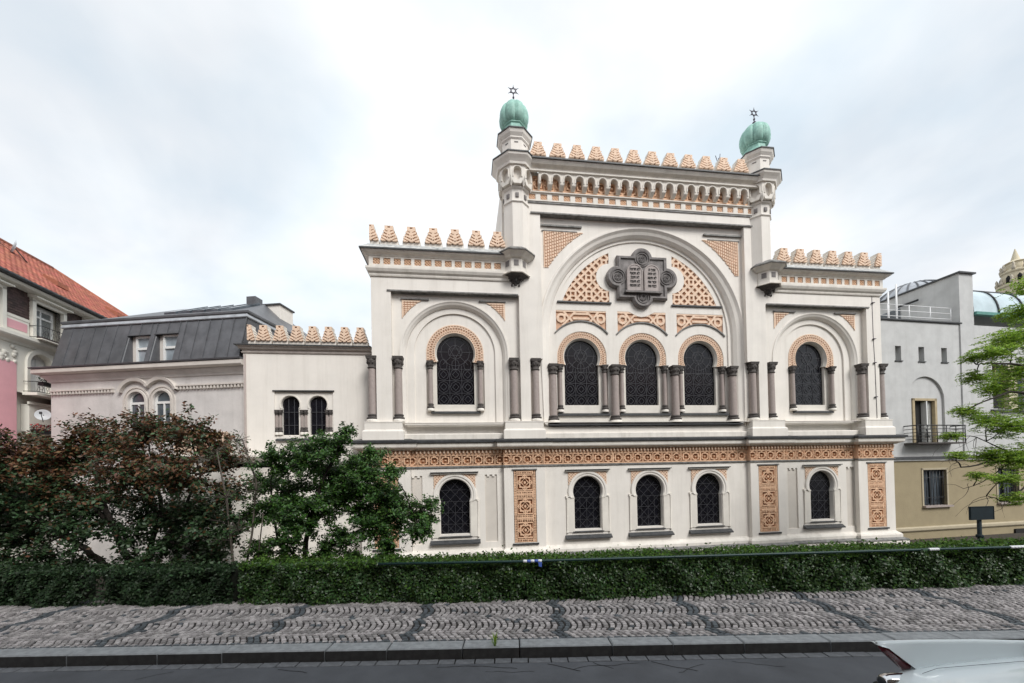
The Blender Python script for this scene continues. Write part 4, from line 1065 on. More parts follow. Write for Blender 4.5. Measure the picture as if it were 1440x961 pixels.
# ------------------------------------------------------------------ hedges and their rail
def hedge(name, label, path, depth, z0, z1, n_leaf, size, mats, shoot, gaps=()):
    t = thing(name, label, 'hedge', (path[0][0], path[0][1], z0)); off = (-path[0][0], -path[0][1], -z0)
    segs = list(zip(path[:-1], path[1:])); tot = sum(math.hypot(b[0]-a[0], b[1]-a[1]) for a, b in segs)
    core = MB(); pts = []; outs = []; mi = []
    for a, b in segs:
        l = math.hypot(b[0]-a[0], b[1]-a[1]); tx, ty = (b[0]-a[0])/l, (b[1]-a[1])/l; nx, ny = -ty, tx
        k = int(l/.5)+1
        for i in range(k):
            s0, s1 = l*i/k, l*(i+1)/k
            if any(g0 < a[0]+tx*(s0+s1)/2 < g1 for g0, g1 in gaps): continue
            h = z1-.07+random.uniform(-.025, .025); d0, d1 = .24+random.uniform(-.03, .03), depth-.1
            v = [(a[0]+tx*s+nx*d, a[1]+ty*s+ny*d, z) for z in (z0+.06, h) for s, d in ((s0, d0), (s1, d0), (s1, d1), (s0, d1))]
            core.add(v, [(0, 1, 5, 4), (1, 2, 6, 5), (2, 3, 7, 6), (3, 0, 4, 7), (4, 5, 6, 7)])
        n = int(n_leaf*l/tot); s = NR.uniform(0, l, n); kind = NR.uniform(size=n)
        zr = NR.uniform(0, 1, n)
        wob = .045*np.sin(s*2.3+zr*2)+.04*np.sin(s*5.1+zr*5+1)+.035*np.sin(s*9.7-zr*7)
        front = kind < .66
        d = np.where(front, np.abs(NR.normal(.02, .085, n))+wob*1.1+.03, NR.uniform(-.02, depth, n))
        z = np.where(front, z0+(z1-z0)*zr**.92, z1-.08+NR.uniform(-.05, .09, n)+wob*.5+np.where(NR.uniform(size=n) < .03, NR.uniform(.04, .16, n), 0))
        px, py = a[0]+tx*s+nx*d, a[1]+ty*s+ny*d
        keep = np.ones(n, bool)
        for g0, g1 in gaps: keep &= ~((px > g0) & (px < g1) & (NR.uniform(size=n) < .72))
        pts.append(np.stack([px, py, z], -1)[keep]); o = np.zeros((n, 3)); o[front] = (-nx*1.3, -ny*1.3, .2); outs.append(o[keep])
        m_ = np.where(front, (NR.uniform(size=n) < .06).astype(int), (NR.uniform(size=n) < shoot).astype(int)); mi.append(m_[keep])
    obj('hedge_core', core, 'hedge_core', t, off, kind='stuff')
    link('foliage', leaf_mesh('foliage', np.concatenate(pts), size, mats, np.concatenate(mi), .6, .1, np.concatenate(outs)), t, off, kind='stuff')
    return t
HP = [(-13.5, -6.73), (-7.2, -7.66), (5.0, -8.70), (13.5, -9.4)]
hedge('clipped_hedge', 'long clipped green hedge along the cobbled pavement in front of the synagogue', HP, .85, .16, 1.12, 98000, .072, ['leaf_hedge', 'leaf_shoot'], .8)
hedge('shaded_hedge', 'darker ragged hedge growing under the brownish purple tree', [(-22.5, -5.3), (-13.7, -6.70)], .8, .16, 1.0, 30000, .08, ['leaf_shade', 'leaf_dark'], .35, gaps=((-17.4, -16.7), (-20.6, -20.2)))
mb = MB(); RZ = 1.115
rp = [(-10.2, -7.30), (-7.2, -7.70), (5.0, -8.74), (13.5, -9.44)]
mb.tube([(x, y, RZ) for x, y in rp], .028, 8)
rail = thing('hedge_rail', 'dark green metal rail running along the top of the clipped hedge', 'railing', (-10.2, -7.30, .16))
ro = (10.2, 7.30, -.16); obj('top_rail', mb, 'rail_green', rail, ro)
for k in range(12):
    x = -10.1+k*2.05; y = -7.70-(x+7.2)*.0852 if x > -7.2 else -7.30-(x+10.2)*.1333
    mb = MB(); mb.tube([(x, y+.03, RZ), (x, y+.27, RZ-.06), (x, y+.30, .1)], .02, 6); obj('post', mb, 'rail_green', rail, ro)
def on_rail(x): return (x, -7.70-(x+7.2)*.0852, RZ)
def tape(x, l, white, label):
    a = math.atan2(-.0852, 1); p = on_rail(x); n = 5; w = MB(); b = MB()
    for k in range(n):
        if white or k % 2 == 0: w.tube([(k*l/n, 0, 0), ((k+.5)*l/n, 0, .002), ((k+1)*l/n, 0, 0)], [.031, .034, .031], 10, 0)
        else: b.tube([(k*l/n, 0, 0), ((k+1)*l/n, 0, 0)], .032, 10, 0)
    if white: t = obj('tape_wrap', w, 'tape_white', None, p, (0, 0, a), kind='stuff'); del t['kind']; tag(t, label, 'tape'); return
    b.add([(l*.8, -.035, -.02), (l*1.0, -.035, -.02), (l*.98, -.05, -.13), (l*.83, -.05, -.11)], [(0, 1, 2, 3)], 0)
    t = thing('tape_wrap', label, 'tape', p, a); obj('white_band', w, 'tape_white', t, kind='stuff'); obj('blue_band', b, 'tape_blue', t, kind='stuff')
tape(-6.95, .42, False, 'blue and white tape wrapped round the green hedge rail')
tape(2.55, .24, True, 'short scrap of white tape on the hedge rail beside the sign post')
tape(4.55, .40, True, 'longer piece of white tape on the hedge rail past the sign post')

# ------------------------------------------------------------------ sign on a post, weed
sg = thing('information_sign', 'dark rectangular sign board on a short post behind the hedge', 'sign', (5.24, -7.79, 0.05))
mb = MB(); mb.box(-.33, .33, -.02, .02, 1.58, 1.91); obj('sign_board', mb, 'sign_dark', sg, (0, 0, 0), (0, 0, R(-2)))
mb = MB(); mb.box(-.345, .345, -.028, .024, 1.57, 1.585); mb.box(-.345, .345, -.028, .024, 1.905, 1.92); mb.box(-.345, -.33, -.028, .024, 1.57, 1.92); mb.box(.33, .345, -.028, .024, 1.57, 1.92)
obj('sign_frame', mb, 'sign_dark', sg, (0, 0, 0), (0, 0, R(-2)))
mb = MB(); mb.tube([(0, .05, 0), (0, .05, 1.75)], .045, 8); mb.lathe([(.045, 1.08), (.075, 1.10), (.075, 1.16), (.045, 1.18)], 10, (0, .05)); obj('post', mb, 'sign_dark', sg)
wd = MB()
for k in range(30):
    a = random.uniform(0, 2*PI); h = random.uniform(.12, .28); r = random.uniform(.03, .13); c_, s_ = math.cos(a), math.sin(a); w = .006
    wd.add([(-s_*w, c_*w, 0), (s_*w, -c_*w, 0), (c_*r*.5+s_*w, s_*r*.5-c_*w, h*.7), (c_*r*.5-s_*w, s_*r*.5+c_*w, h*.7)], [(0, 1, 2, 3)]); wd.add([(c_*r*.5+s_*w, s_*r*.5-c_*w, h*.7), (c_*r*.5-s_*w, s_*r*.5+c_*w, h*.7), (c_*r, s_*r, h)], [(0, 1, 2)])
tag(obj('weed_tuft', wd, 'leaf_bright', None, (-7.76, -9.72, .17)), 'small tuft of grass growing out of the kerb joint', 'weed')

# =========================================================================================== WHITE ANNEX
ann = thing('annex', 'low plain white wing with a row of stepped orange merlons and paired round windows', 'building', (-12.05, .5, -.85))
AO = (0, 0, .85)
def apart(name, mb, mats, loc=(0, 0, 0), parent=None, kind=None): return obj(name, mb, mats, parent or ann, (loc[0], loc[1], loc[2]+.85) if parent is None else loc, kind=kind)
mb = MB(); wins = (-3.33, -2.24)
mb.plate(rect(-5.1, -.0, -.85, 8.3), [rect(-3.92, -1.62, 4.75, 6.60)], 0, .3); mb.box(-5.1, -.01, .31, 10, -.85, 8.3)
apart('wall', mb, 'plaster_white')
mb = MB(); mb.plate(rect(-3.95, -1.6, 4.7, 6.65), [shoe_pts(c, 6.06, .36, .16, .33, 4.79, 20) for c in wins], .06, .25); apart('window_panel', mb, 'plaster_white')
mb = MB(); mb.box(-3.98, -1.56, -.05, .06, 6.60, 6.645); apart('label_bar', mb, 'flashing')
for c in wins:
    mb = MB(); mb.plate(shoe_pts(c, 6.06, .38, .16, .35, 4.77, 20), [], .2, .21); w = apart('window', mb, 'window_glass_dark')
    mb = MB()
    for x in (-.11, .11): mb.box(c+x-.012, c+x+.012, .17, .2, 4.8, 6.3)
    for z in (5.2, 5.75): mb.box(c-.34, c+.34, .172, .2, z, z+.022)
    obj('window_bars', mb, 'lead', w)
    mb = MB(); hp = lambda r: [(c+r*math.cos(PI+.4-(PI+.8)*k/24), 6.06+r*math.sin(PI+.4-(PI+.8)*k/24)) for k in range(25)]
    mb.arcs([hp(.365), hp(.38), hp(.42), hp(.425)], [.06, .03, .03, .06]); obj('arch_mould', mb, 'plaster_jamb', w)
mb = MB(); mb.wedge(-3.86, -1.70, -.10, .2, 4.54, 4.60, 4.74); apart('window_sill', mb, 'flashing')
ac = col_lathe(1.05, .055, .22, .16, .15).mesh('colonnette', ['column_stone', 'capital_stone', 'plaster_trim'])
for x in (-3.84, -3.70, -2.86, -2.71, -1.87, -1.73): link('colonnette', ac, ann, (x, .02, 4.78+.85))
mb = MB(); mb.sweep([(-5.1, 4), (-5.1, 0), (-.02, 0)], [(-.1, 8.17), (.04, 8.17), (.06, 8.21), (.03, 8.24), (.03, 8.29), (.12, 8.33), (.16, 8.42), (.2, 8.44)], 0)
mb.sweep([(-5.1, 4), (-5.1, 0), (-.02, 0)], [(.1, 8.441), (.24, 8.444), (.24, 8.49), (-.5, 8.56)], 1); apart('cornice', mb, ['coping_stone', 'flashing'])
mer_a = merlon_mesh(.58, .80)
for k in range(7): link('merlon', mer_a, ann, (-4.29+.637*k, -.02, 8.52+.85))
link('merlon', mer_h, ann, (-4.88, -.02, 8.52+.85), sc=(.8, 1, 1))
mb = MB(); mb.tube([(-5.02, -.04, -.8), (-5.02, -.04, 8.1)], .04, 8); apart('downpipe', mb, 'column_stone')
mb = MB(); mb.lathe([(.28, 8.4), (.28, 9.25), (.30, 9.27), (.2, 9.35)], 14, (-3.35, 2.5)); apart('roof_vent', mb, 'zinc_dark')
mb = MB(); mb.box(-2.2, -.6, 4.2, 5.4, 8.3, 9.75, 0); mb.box(-2.3, -.5, 4.1, 5.5, 9.75, 9.82, 1); apart('roof_hut', mb, ['plaster_white', 'flashing'])
# porch below it, mostly behind the trees
po = thing('side_porch', 'small white porch with a corner merlon half hidden behind the purple tree', 'porch', (-17.0, -2.4, -.85))
mb = MB(); mb.plate(rect(-.9, .95, 0, 4.55), [rect(-.62, -.1, 0, 2.2)], 0, .2); mb.box(.75, .95, .21, 2.8, 0, 4.55); mb.box(-.9, -.7, .21, 2.8, 0, 4.55); mb.box(-.9, .95, .2, 2.8, 4.3, 4.55); obj('wall', mb, 'plaster_white', po)
mb = MB(); mb.sweep([(-.9, 2.8), (-.9, 0), (.95, 0), (.95, 2.8)], [(-.1, 4.50), (.05, 4.50), (.12, 4.6), (.2, 4.66), (.2, 4.70), (-.3, 4.74)], 0); obj('cornice', mb, 'plaster_trim', po)
mb = MB(); mb.box(-.6, -.12, .12, .17, 0, 2.18); obj('door', mb, 'modern_grey', po)
for k in range(3): link('merlon', mer_a, po, (.78-.62*k, -.02, 4.70))

# =========================================================================================== GREY HOUSE WITH MANSARD ROOF
gh = thing('grey_house', 'grey plastered house with a black metal mansard roof and twin arched windows', 'house', (-17.2, .8, -.85), R(-12.5))
def gpart(name, mb, mats, parent=None, kind=None, loc=(0, 0, 0)): return obj(name, mb, mats, parent or gh, (loc[0], loc[1], loc[2]+(.85 if parent is None else 0)), kind=kind)
gw = (-5.08, -3.87)
mb = MB(); mb.plate(rect(-9.25, .1, -.85, 7.6), [arch_pts(c, 6.42, .40, 4.6, 20) for c in gw], 0, .28); mb.box(-9.25, .1, .29, 9, -.85, 8.0); gpart('wall', mb, 'grey_plaster')
mb = MB(); mb.sweep([(-9.3, 6), (-9.3, -.02), (.1, -.02)], [(-.1, 7.38), (.03, 7.40), (.06, 7.48), (.16, 7.60), (.20, 7.66)], 0); gpart('cove', mb, 'grey_plaster')
mb = MB(); mb.sweep([(-9.3, 6), (-9.3, -.02), (.1, -.02)], [(.1, 7.66), (.34, 7.70), (.38, 7.74), (.38, 7.90), (.1, 7.92)], 0); gpart('cornice', mb, 'grey_trim')
mb = MB(); mb.sweep([(-9.3, 6), (-9.3, -.02), (.1, -.02)], [(.1, 7.921), (.42, 7.925), (.44, 7.98), (.1, 8.02), (-.1, 8.02)], 0); gpart('eave_flashing', mb, 'zinc_dark')
mb = MB()
k = -9.15
while k < -.1:
    if not (-6.12 < k < -3.14): mb.box(k, k+.075, -.10, .0, 6.84, 6.97)
    k += .155
gpart('dentil_course', mb, 'grey_trim', kind='stuff')
mb = MB(); mb.box(-9.2, -6.12, -.12, .0, 6.97, 7.03); gpart('dentil_moulding', mb, 'grey_trim')
mb = MB(); mb.box(-3.12, .05, -.12, .0, 6.97, 7.03); gpart('dentil_moulding', mb, 'grey_trim')
for c in gw:
    f = MB(); f.plate(arch_pts(c, 6.42, .42, 4.6, 20), [arch_pts(c, 6.46, .33, 6.40, 16), rect(c-.34, c-.03, 4.66, 6.30), rect(c+.03, c+.34, 4.66, 6.30)], .08, .13); w = gpart('window', f, 'frame_white')
    p = MB(); p.plate(arch_pts(c, 6.42, .41, 4.6, 20), [], .12, .125); obj('pane', p, 'pane', w)
    h = MB(); A = lambda r: arch_pts(c, 6.42, r, 5.0, 24)
    h.arcs([A(.40), A(.42), A(.50), A(.52)], [.0, -.05, -.05, .0]); h.arcs([A(.56), A(.57), A(.63), A(.64)], [.0, -.04, -.04, .0]); obj('surround', h, 'grey_trim', w)
h = MB()
for c, a0, a1 in ((gw[0], .62, PI-.36), (gw[1], .36, PI-.62)):
    hp = lambda r: [(c+(r)*math.cos(a1-(a1-a0)*k/20), 6.56+r*math.sin(a1-(a1-a0)*k/20)) for k in range(21)]
    h.arcs([hp(.70), hp(.72), hp(.84), hp(.86)], [.0, -.14, -.17, .0])
gpart('hood_mould', h, 'grey_trim')
# mansard: one sheet per bay, standing seams
def mz(z): return -.25+(z-8.0)/1.85*.45
def roof_panel(x0, x1, z0, z1):
    mb = MB(); y0, y1 = mz(z0), mz(z1)
    mb.add([(x0, y0, z0), (x1, y0, z0), (x1, y1, z1), (x0, y1, z1), (x0, y0+.06, z0), (x1, y0+.06, z0), (x1, y1+.06, z1), (x0, y1+.06, z1)], [(0, 1, 2, 3), (0, 4, 5, 1), (3, 2, 6, 7), (0, 3, 7, 4), (1, 5, 6, 2)], 0)
    mb.add([(x1-.012, y0-.035, z0), (x1+.012, y0-.035, z0), (x1+.012, y1-.035, z1), (x1-.012, y1-.035, z1), (x1-.012, y0+.01, z0), (x1+.012, y0+.01, z0), (x1+.012, y1+.01, z1), (x1-.012, y1+.01, z1)], [(0, 1, 2, 3), (0, 4, 5, 1), (3, 2, 6, 7), (0, 3, 7, 4), (1, 5, 6, 2)], 0)
    return mb
edges = [-8.9+.55*k for k in range(17)]
dorm = [(-5.52, -4.46), (-4.22, -3.14)]
ex = sorted([e for e in edges if not any(a-.12 < e < b+.12 for a, b in dorm)]+[v for d in dorm for v in d])
for a, b in zip(ex[:-1], ex[1:]):
    inside_d = any(d0-.01 <= a and b <= d1+.01 for d0, d1 in dorm)
    if inside_d:
        m_ = (a+b)/2; gpart('roof_panel', roof_panel(a, m_, 9.27, 9.85), 'zinc_dark'); gpart('roof_panel', roof_panel(m_, b, 9.27, 9.85), 'zinc_dark')
    else: gpart('roof_panel', roof_panel(a, b, 8.0, 9.85), 'zinc_dark')
mb = MB(); mb.add([(-8.9, mz(8.0), 8.0), (-8.9, mz(9.85), 9.85), (-8.9, 6.5, 9.85), (-9.2, 6.8, 8.0)], [(0, 1, 2, 3)]); gpart('roof_cheek', mb, 'zinc_dark')
mb = MB(); mb.add([(-.10, mz(8.0), 8.0), (-.10, mz(9.85), 9.85), (-.10, 6.5, 9.85), (-.10, 6.8, 8.0)], [(3, 2, 1, 0)]); gpart('roof_cheek', mb, 'zinc_dark')
mb = MB(); mb.sweep([(-8.9, 6.5), (-8.9, .2), (-.1, .2), (-.1, 6.5)], [(-.05, 9.84), (.05, 9.84), (.07, 9.87), (.02, 10.0), (-.02, 10.01)], 0); gpart('roof_edge', mb, 'zinc_light')
mb = MB(); mb.sweep([(-8.9, 6.5), (-8.9, .24), (-.1, .24), (-.1, 6.5)], [(-.1, 10.011), (.06, 10.015), (.09, 10.05), (.09, 10.13), (.04, 10.17), (-.2, 10.19)], 0); gpart('gutter', mb, 'zinc_dark')
mb = MB(); mb.add([(-8.9, .4, 10.18), (-.1, .4, 10.18), (-2.2, 4.0, 12.2), (-7.0, 4.0, 12.2), (-8.9, 7, 10.18), (-.1, 7, 10.18)], [(0, 1, 2, 3), (3, 2, 5, 4), (0, 3, 4), (1, 5, 2)]); gpart('upper_roof', mb, 'zinc_dark')
for k in range(5):
    x0 = -5.4+k*.72; mb = MB(); zz = lambda y: 10.28+(y-.4)*.561
    mb.add([(x0, 1.5, zz(1.5)), (x0+.6, 1.5, zz(1.5)+.02), (x0+.6, 3.2, zz(3.2)+.03), (x0, 3.2, zz(3.2)), (x0, 1.5, zz(1.5)-.1), (x0+.6, 1.5, zz(1.5)-.1), (x0+.6, 3.2, zz(3.2)-.1), (x0, 3.2, zz(3.2)-.1)], [(0, 1, 2, 3), (0, 4, 5, 1), (1, 5, 6, 2), (2, 6, 7, 3), (3, 7, 4, 0)]); gpart('skylight', mb, 'pane')
mb = MB(); mb.box(-3.0, -2.5, 3.6, 4.1, 11.6, 12.45); gpart('roof_vent', mb, 'zinc_dark')
mb = MB(); mb.box(-2.05, -1.15, 3.6, 4.6, 10.7, 11.9, 0); mb.box(-2.12, -1.08, 3.53, 4.67, 11.9, 11.97, 1); gpart('chimney', mb, ['plaster_white', 'flashing'])
for d0, d1 in dorm:
    f = MB(); f.plate(rect(d0+.26, d1-.04, 7.97, 9.27), [rect(d0+.34, d1-.12, 8.05, 8.68), rect(d0+.34, d1-.12, 8.78, 9.19)], .14, .22); w = gpart('dormer_window', f, 'frame_white')
    p = MB(); p.box(d0+.2, d1, .20, .21, 7.97, 9.27); obj('pane', p, 'pane_pale', w)
    c = MB(); 
    c.add([(d0, mz(7.97), 7.97), (d0, .5, 7.97), (d0, .5, 9.27), (d0, mz(9.27), 9.27), (d0+.04, mz(7.97)+.03, 7.97), (d0+.04, .5, 7.97), (d0+.04, .5, 9.27), (d0+.04, mz(9.27)+.03, 9.27)], [(4, 5, 6, 7), (0, 4, 7, 3), (0, 3, 2, 1)], 0); obj('cheek', c, 'zinc_dark', w)
    c = MB(); c.box(d0+.04, d0+.24, .20, .44, 8.02, 9.47, 0); obj('jamb', c, 'grey_trim', w)
    c = MB(); c.add([(d1, mz(7.97), 7.97), (d1, .5, 7.97), (d1, .5, 9.27), (d1, mz(9.27), 9.27)], [(0, 1, 2, 3)]); c.box(d0, d1, -.1, .5, 7.94, 7.97); c.box(d0-.02, d1+.02, mz(9.27)-.05, .5, 9.27, 9.30); obj('lining', c, 'zinc_dark', w)

# =========================================================================================== PINK APARTMENT HOUSE
ph = thing('pink_house', 'pink and cream ornate apartment house with a red tiled roof and small balconies', 'house', (-27, 0, -.85), R(96))
def ppart(name, mb, mats, parent=None, kind=None): return obj(name, mb, mats, parent or ph, (0, 0, .85 if parent is None else 0), kind=kind)
BW = 2.75; bays = [3.62+BW*k for k in range(-3, 4)]
X0, X1 = -8., 14.
lbays = [3.62+5.2*k for k in range(-2, 3)]
holes = []
for c in lbays: holes += [arch_pts(c, 8.32, .52, 6.95, 16), rect(c-.55, c+.55, 5.30, 6.50), rect(c-.55, c+.55, 1.0, 3.6)]
mb = MB(); mb.plate(rect(X0, X1, -.85, 9.25), holes, 0, .3); mb.box(X0, X1, .31, 9, -.85, 11.4); ppart('wall', mb, 'cream_plaster')
for a, b in zip([c+.50 for c in lbays[:-1]], [c-1.12 for c in lbays[1:]]):
    mb = MB(); mb.box(a, b, -.03, .0, 4.0, 8.2); ppart('pink_field', mb, 'pink_plaster')
    mb = MB()
    for k in range(60):
        x, z = random.uniform(a, b), random.uniform(8.2, 8.9); r = random.uniform(.06, .17)
        mb.lathe([(0, -.06), (r*.7, -.045), (r, 0)], 6, (0, 0), 0); 
        for i in range(len(mb.v)-18, len(mb.v)): vx, vy, vz = mb.v[i]; mb.v[i] = (x+vx, vz, z+vy)
    ppart('stucco_garland', mb, 'cream_plaster', kind='stuff')
mb = MB(); mb.sweep([(X1, 0), (X1, 0), (X0, 0)][:0] or [(X0, 0), (X1, 0)], [(-.1, 8.98), (.05, 9.0), (.10, 9.1), (.28, 9.2), (.32, 9.26), (.32, 9.40), (.0, 9.44)], 0); ppart('belt_cornice', mb, 'cream_plaster')
ups = [rect(c-.62, c+.72, 9.7, 11.12) for c in [b+.26 for b in bays]]
mb = MB(); mb.plate(rect(X0, X1, 9.42, 11.45), ups, .02, .2); ppart('attic_wall', mb, 'slate_brown')
mb = MB()
z = 10.2; row = 0
while z < 11.45:
    x = X0+(row % 2)*.1
    while x < X1:
        if not any(b+.26-.85 < x < b+.26+.85 for b in bays): mb.add([(x, .0, z), (x+.19, .0, z), (x+.19, .02, z+.12), (x, .02, z+.12), (x, .02, z), (x+.19, .02, z)], [(0, 1, 2, 3), (0, 4, 5, 1)], 0)
        x += .2
    z += .11; row += 1
ppart('slate_shingles', mb, 'slate_brown', kind='stuff')
for a, b in zip([c+1.12 for c in bays[:-1]], [c-.58 for c in bays[1:]]):
    mb = MB(); mb.box(a, b, -.05, .02, 10.10, 10.22, 0); mb.box(a, b, -.03, .02, 9.45, 10.10, 0); mb.box(a+.1, b-.1, -.045, -.03, 9.62, 9.98, 1); ppart('parapet_panel', mb, ['cream_plaster', 'pink_plaster'])
def casement(c, z0, z1, hw, y, parent, arched=False):
    f = MB(); tz = z0+(z1-z0)*.66
    outl = arch_pts(c, z1-hw, hw, z0, 16) if arched else rect(c-hw, c+hw, z0, z1)
    top = [rect(c-hw+.1, c-.03, tz+.05, z1-.16), rect(c+.03, c+hw-.1, tz+.05, z1-.16)]
    f.plate(outl, [rect(c-hw+.07, c-.03, z0+.07, tz-.03), rect(c+.03, c+hw-.07, z0+.07, tz-.03)]+top, y, y+.06)
    w = ppart('window', f, 'frame_white', parent)
    p = MB(); p.plate(outl, [], y+.05, y+.055); obj('pane', p, 'pane_pale', w if parent is None else parent)
    return w
for i, c in enumerate(lbays):
    casement(c, 6.97, 8.82, .50, .22, None, True); casement(c, 5.32, 6.48, .53, .2, None); casement(c, 1.0, 3.6, .53, .2, None)
for c in bays:
    u = c+.26; casement(u+.05, 9.72, 11.1, .60, .26, None)
    s = MB(); s.box(u-.78, u-.62, -.12, .2, 9.45, 11.2); s.box(u+.72, u+.88, -.12, .2, 9.45, 11.2); s.box(u-.78, u+.88, -.12, .2, 11.12, 11.28); ppart('window_surround', s, 'cream_plaster')
    s = MB(); s.wedge(u-.86, u+.96, -.34, .1, 11.28, 11.34, 11.48); ppart('window_pediment', s, 'cream_plaster')
for c in lbays:
    s = MB(); A = lambda r: arch_pts(c, 8.32, r, 6.9, 20); s.arcs([A(.52), A(.54), A(.72), A(.74)], [.0, -.05, -.08, .0]); ppart('arch_surround', s, 'cream_plaster')
    s = MB(); s.box(c-.62, c+.62, -.06, .02, 6.50, 6.62); ppart('window_head', s, 'cream_plaster'); s = MB(); s.wedge(c-.70, c+.70, -.16, 0, 5.16, 5.22, 5.28); ppart('window_sill', s, 'cream_plaster')
for nm, uc, zc, z1 in [('upper', c+.26, 9.46, 10.0) for c in bays[1::2]]+[('lower', c, 6.98, 7.46) for c in lbays]:
    if True:
        b = MB(); b.box(uc-.85, uc+.85, -.52, .0, zc-.12, zc) if nm == 'lower' else b.box(uc-.85, uc+.85, -.5, -.3, zc-.05, zc-.01); bl = ppart('balcony', b, 'cream_plaster')
        g = MB(); yb = -.48
        for z in (zc+.05, z1): g.tube([(uc-.82, -.02, z), (uc-.82, yb, z), (uc+.82, yb, z), (uc+.82, -.02, z)], .016, 5)
        for k in range(15):
            x = uc-.82+k*1.64/14; g.tube([(x, yb, zc+.05), (x+.03*(-1)**k, yb-.03, (zc+z1)/2), (x, yb, z1)], .008, 4)
        for k in range(5):
            x = uc-.65+k*.325; g.tube([(x+.09*math.cos(t*PI/4), yb-.02, (zc+z1)/2+.09*math.sin(t*PI/4)) for t in range(9)], .007, 4)
        obj('balcony_rail', g, 'rail_black', bl)
# gutter, soffit and tile roof
mb = MB(); mb.sweep([(X0, 0), (X1, 0)], [(-.1, 11.42), (.35, 11.46), (.42, 11.50), (.44, 11.58), (.2, 11.6)], 0); ppart('eave_cornice', mb, 'cream_plaster')
mb = MB(); mb.sweep([(X0, 0), (X1, 0)], [(.40, 11.601), (.60, 11.60), (.63, 11.66), (.62, 11.72), (.45, 11.73)], 0); ppart('gutter', mb, 'flashing')
mb = MB(); RS = (15.4-11.7)/4.55
nr, nc = 22, int((X1+.6-X0)/.24)
for r_ in range(nr):
    ya, yb = -.55+r_*4.55/nr, -.55+(r_+1)*4.55/nr+.03; za, zb = 11.72+(ya+.55)*RS+.04, 11.72+(yb+.55)*RS
    hip = X1+.6-(ya+.55)*1.15
    for c_ in range(nc):
        x0 = X0+c_*.24
        if x0 > hip: continue
        mb.add([(x0, ya, za-.02), (x0+.12, ya, za+.045), (x0+.235, ya, za-.02), (x0, yb, zb-.02), (x0+.12, yb, zb+.045), (x0+.235, yb, zb-.02)], [(0, 1, 4, 3), (1, 2, 5, 4), (0, 2, 1)], 0, False)
ppart('roof_tiles', mb, 'roof_clay', kind='stuff')
mb = MB(); xr = X1+.6-4.55*1.15
mb.tube([(X0, 4.0, 15.44), (xr, 4.0, 15.44)], .13, 8); ppart('ridge_tiles', mb, 'roof_clay')
mb = MB(); mb.tube([(xr, 4.0, 15.44), (X1+.6, -.55, 11.74)], .12, 8); ppart('hip_tiles', mb, 'roof_clay')
mb = MB(); mb.add([(X0, -.55, 11.62), (X1+.6, -.55, 11.62), (xr, 4.0, 15.32), (X0, 4.0, 15.32), (X0, 9, 11.5), (X1+.6, 9, 11.5)], [(0, 1, 2, 3), (3, 2, 5, 4), (1, 5, 2)]); ppart('roof_deck', mb, 'roof_clay')
for x in (5.6, 9.4):
    mb = MB(); y = .9; z = 11.72+(y+.55)*RS; mb.wedge(x-.3, x+.3, y-.25, y+.35, z-.1, z+.12, z+.45, 0); ppart('roof_hatch', mb, 'roof_clay')
def flowerbox(loc, rz, label, n=160, red=.0):
    t = thing('flower_box', label, 'flower box', loc, rz)
    mb = MB(); mb.box(-.4, .4, -.1, .1, 0, .16); obj('trough', mb, 'rail_black', t)
    P = NR.uniform((-.42, -.14, .12), (.42, .14, .42), (n, 3)); mi = (NR.uniform(size=n) < red).astype(int)
    link('plants', leaf_mesh('plants', P, .09, ['leaf_dark', 'flower_red'], mi, .6, .3), t, kind='stuff')
def pw(x, y, z):
    a = R(96); return (-27+x*math.cos(a)-y*math.sin(a), x*math.sin(a)+y*math.cos(a), z)
flowerbox(pw(3.2, -.62, 7.30), R(96), 'dark planted box by the pink wall on the arched balcony')
flowerbox(pw(4.1, -.60, 7.25), R(96), 'bushy trailing planter on the arched balcony of the pink house', 320)
flowerbox(pw(3.4, -.2, 5.22), R(96), 'red flowered box on the lowest visible sill of the pink house', 200, .5)
def dish(loc, rz, tilt, d, label, arm):
    t = thing('satellite_dish', label, 'satellite dish', loc, rz)
    mb = MB(); mb.lathe([(.02, 0), (d*.3, .02), (d*.5, .07), (d*.52, .07), (d*.3, .0), (.02, -.03)], 20, (0, 0), 0, True, cap=False); obj('reflector', mb, 'dish_grey', t, (0, 0, 0), (tilt, 0, 0))
    mb = MB(); mb.tube([(0, 0, 0), arm], .025, 6); obj('mount', mb, 'rail_black', t)
    mb = MB(); mb.tube([(0, 0, -.3), (0, -.45, .05)], .014, 5); mb.box(-.04, .04, -.50, -.42, .0, .1); obj('receiver_arm', mb, 'rail_black', t)
dish(pw(5.5, 2.5, 14.6), R(-40), R(75), .75, 'pale satellite dish standing on the red tiled roof', (0, .4, -.6))
dish(pw(3.0, -.55, 6.0), R(35), R(80), .48, 'round grey satellite dish fixed beside the lowest pink house window', (.1, .5, 0))

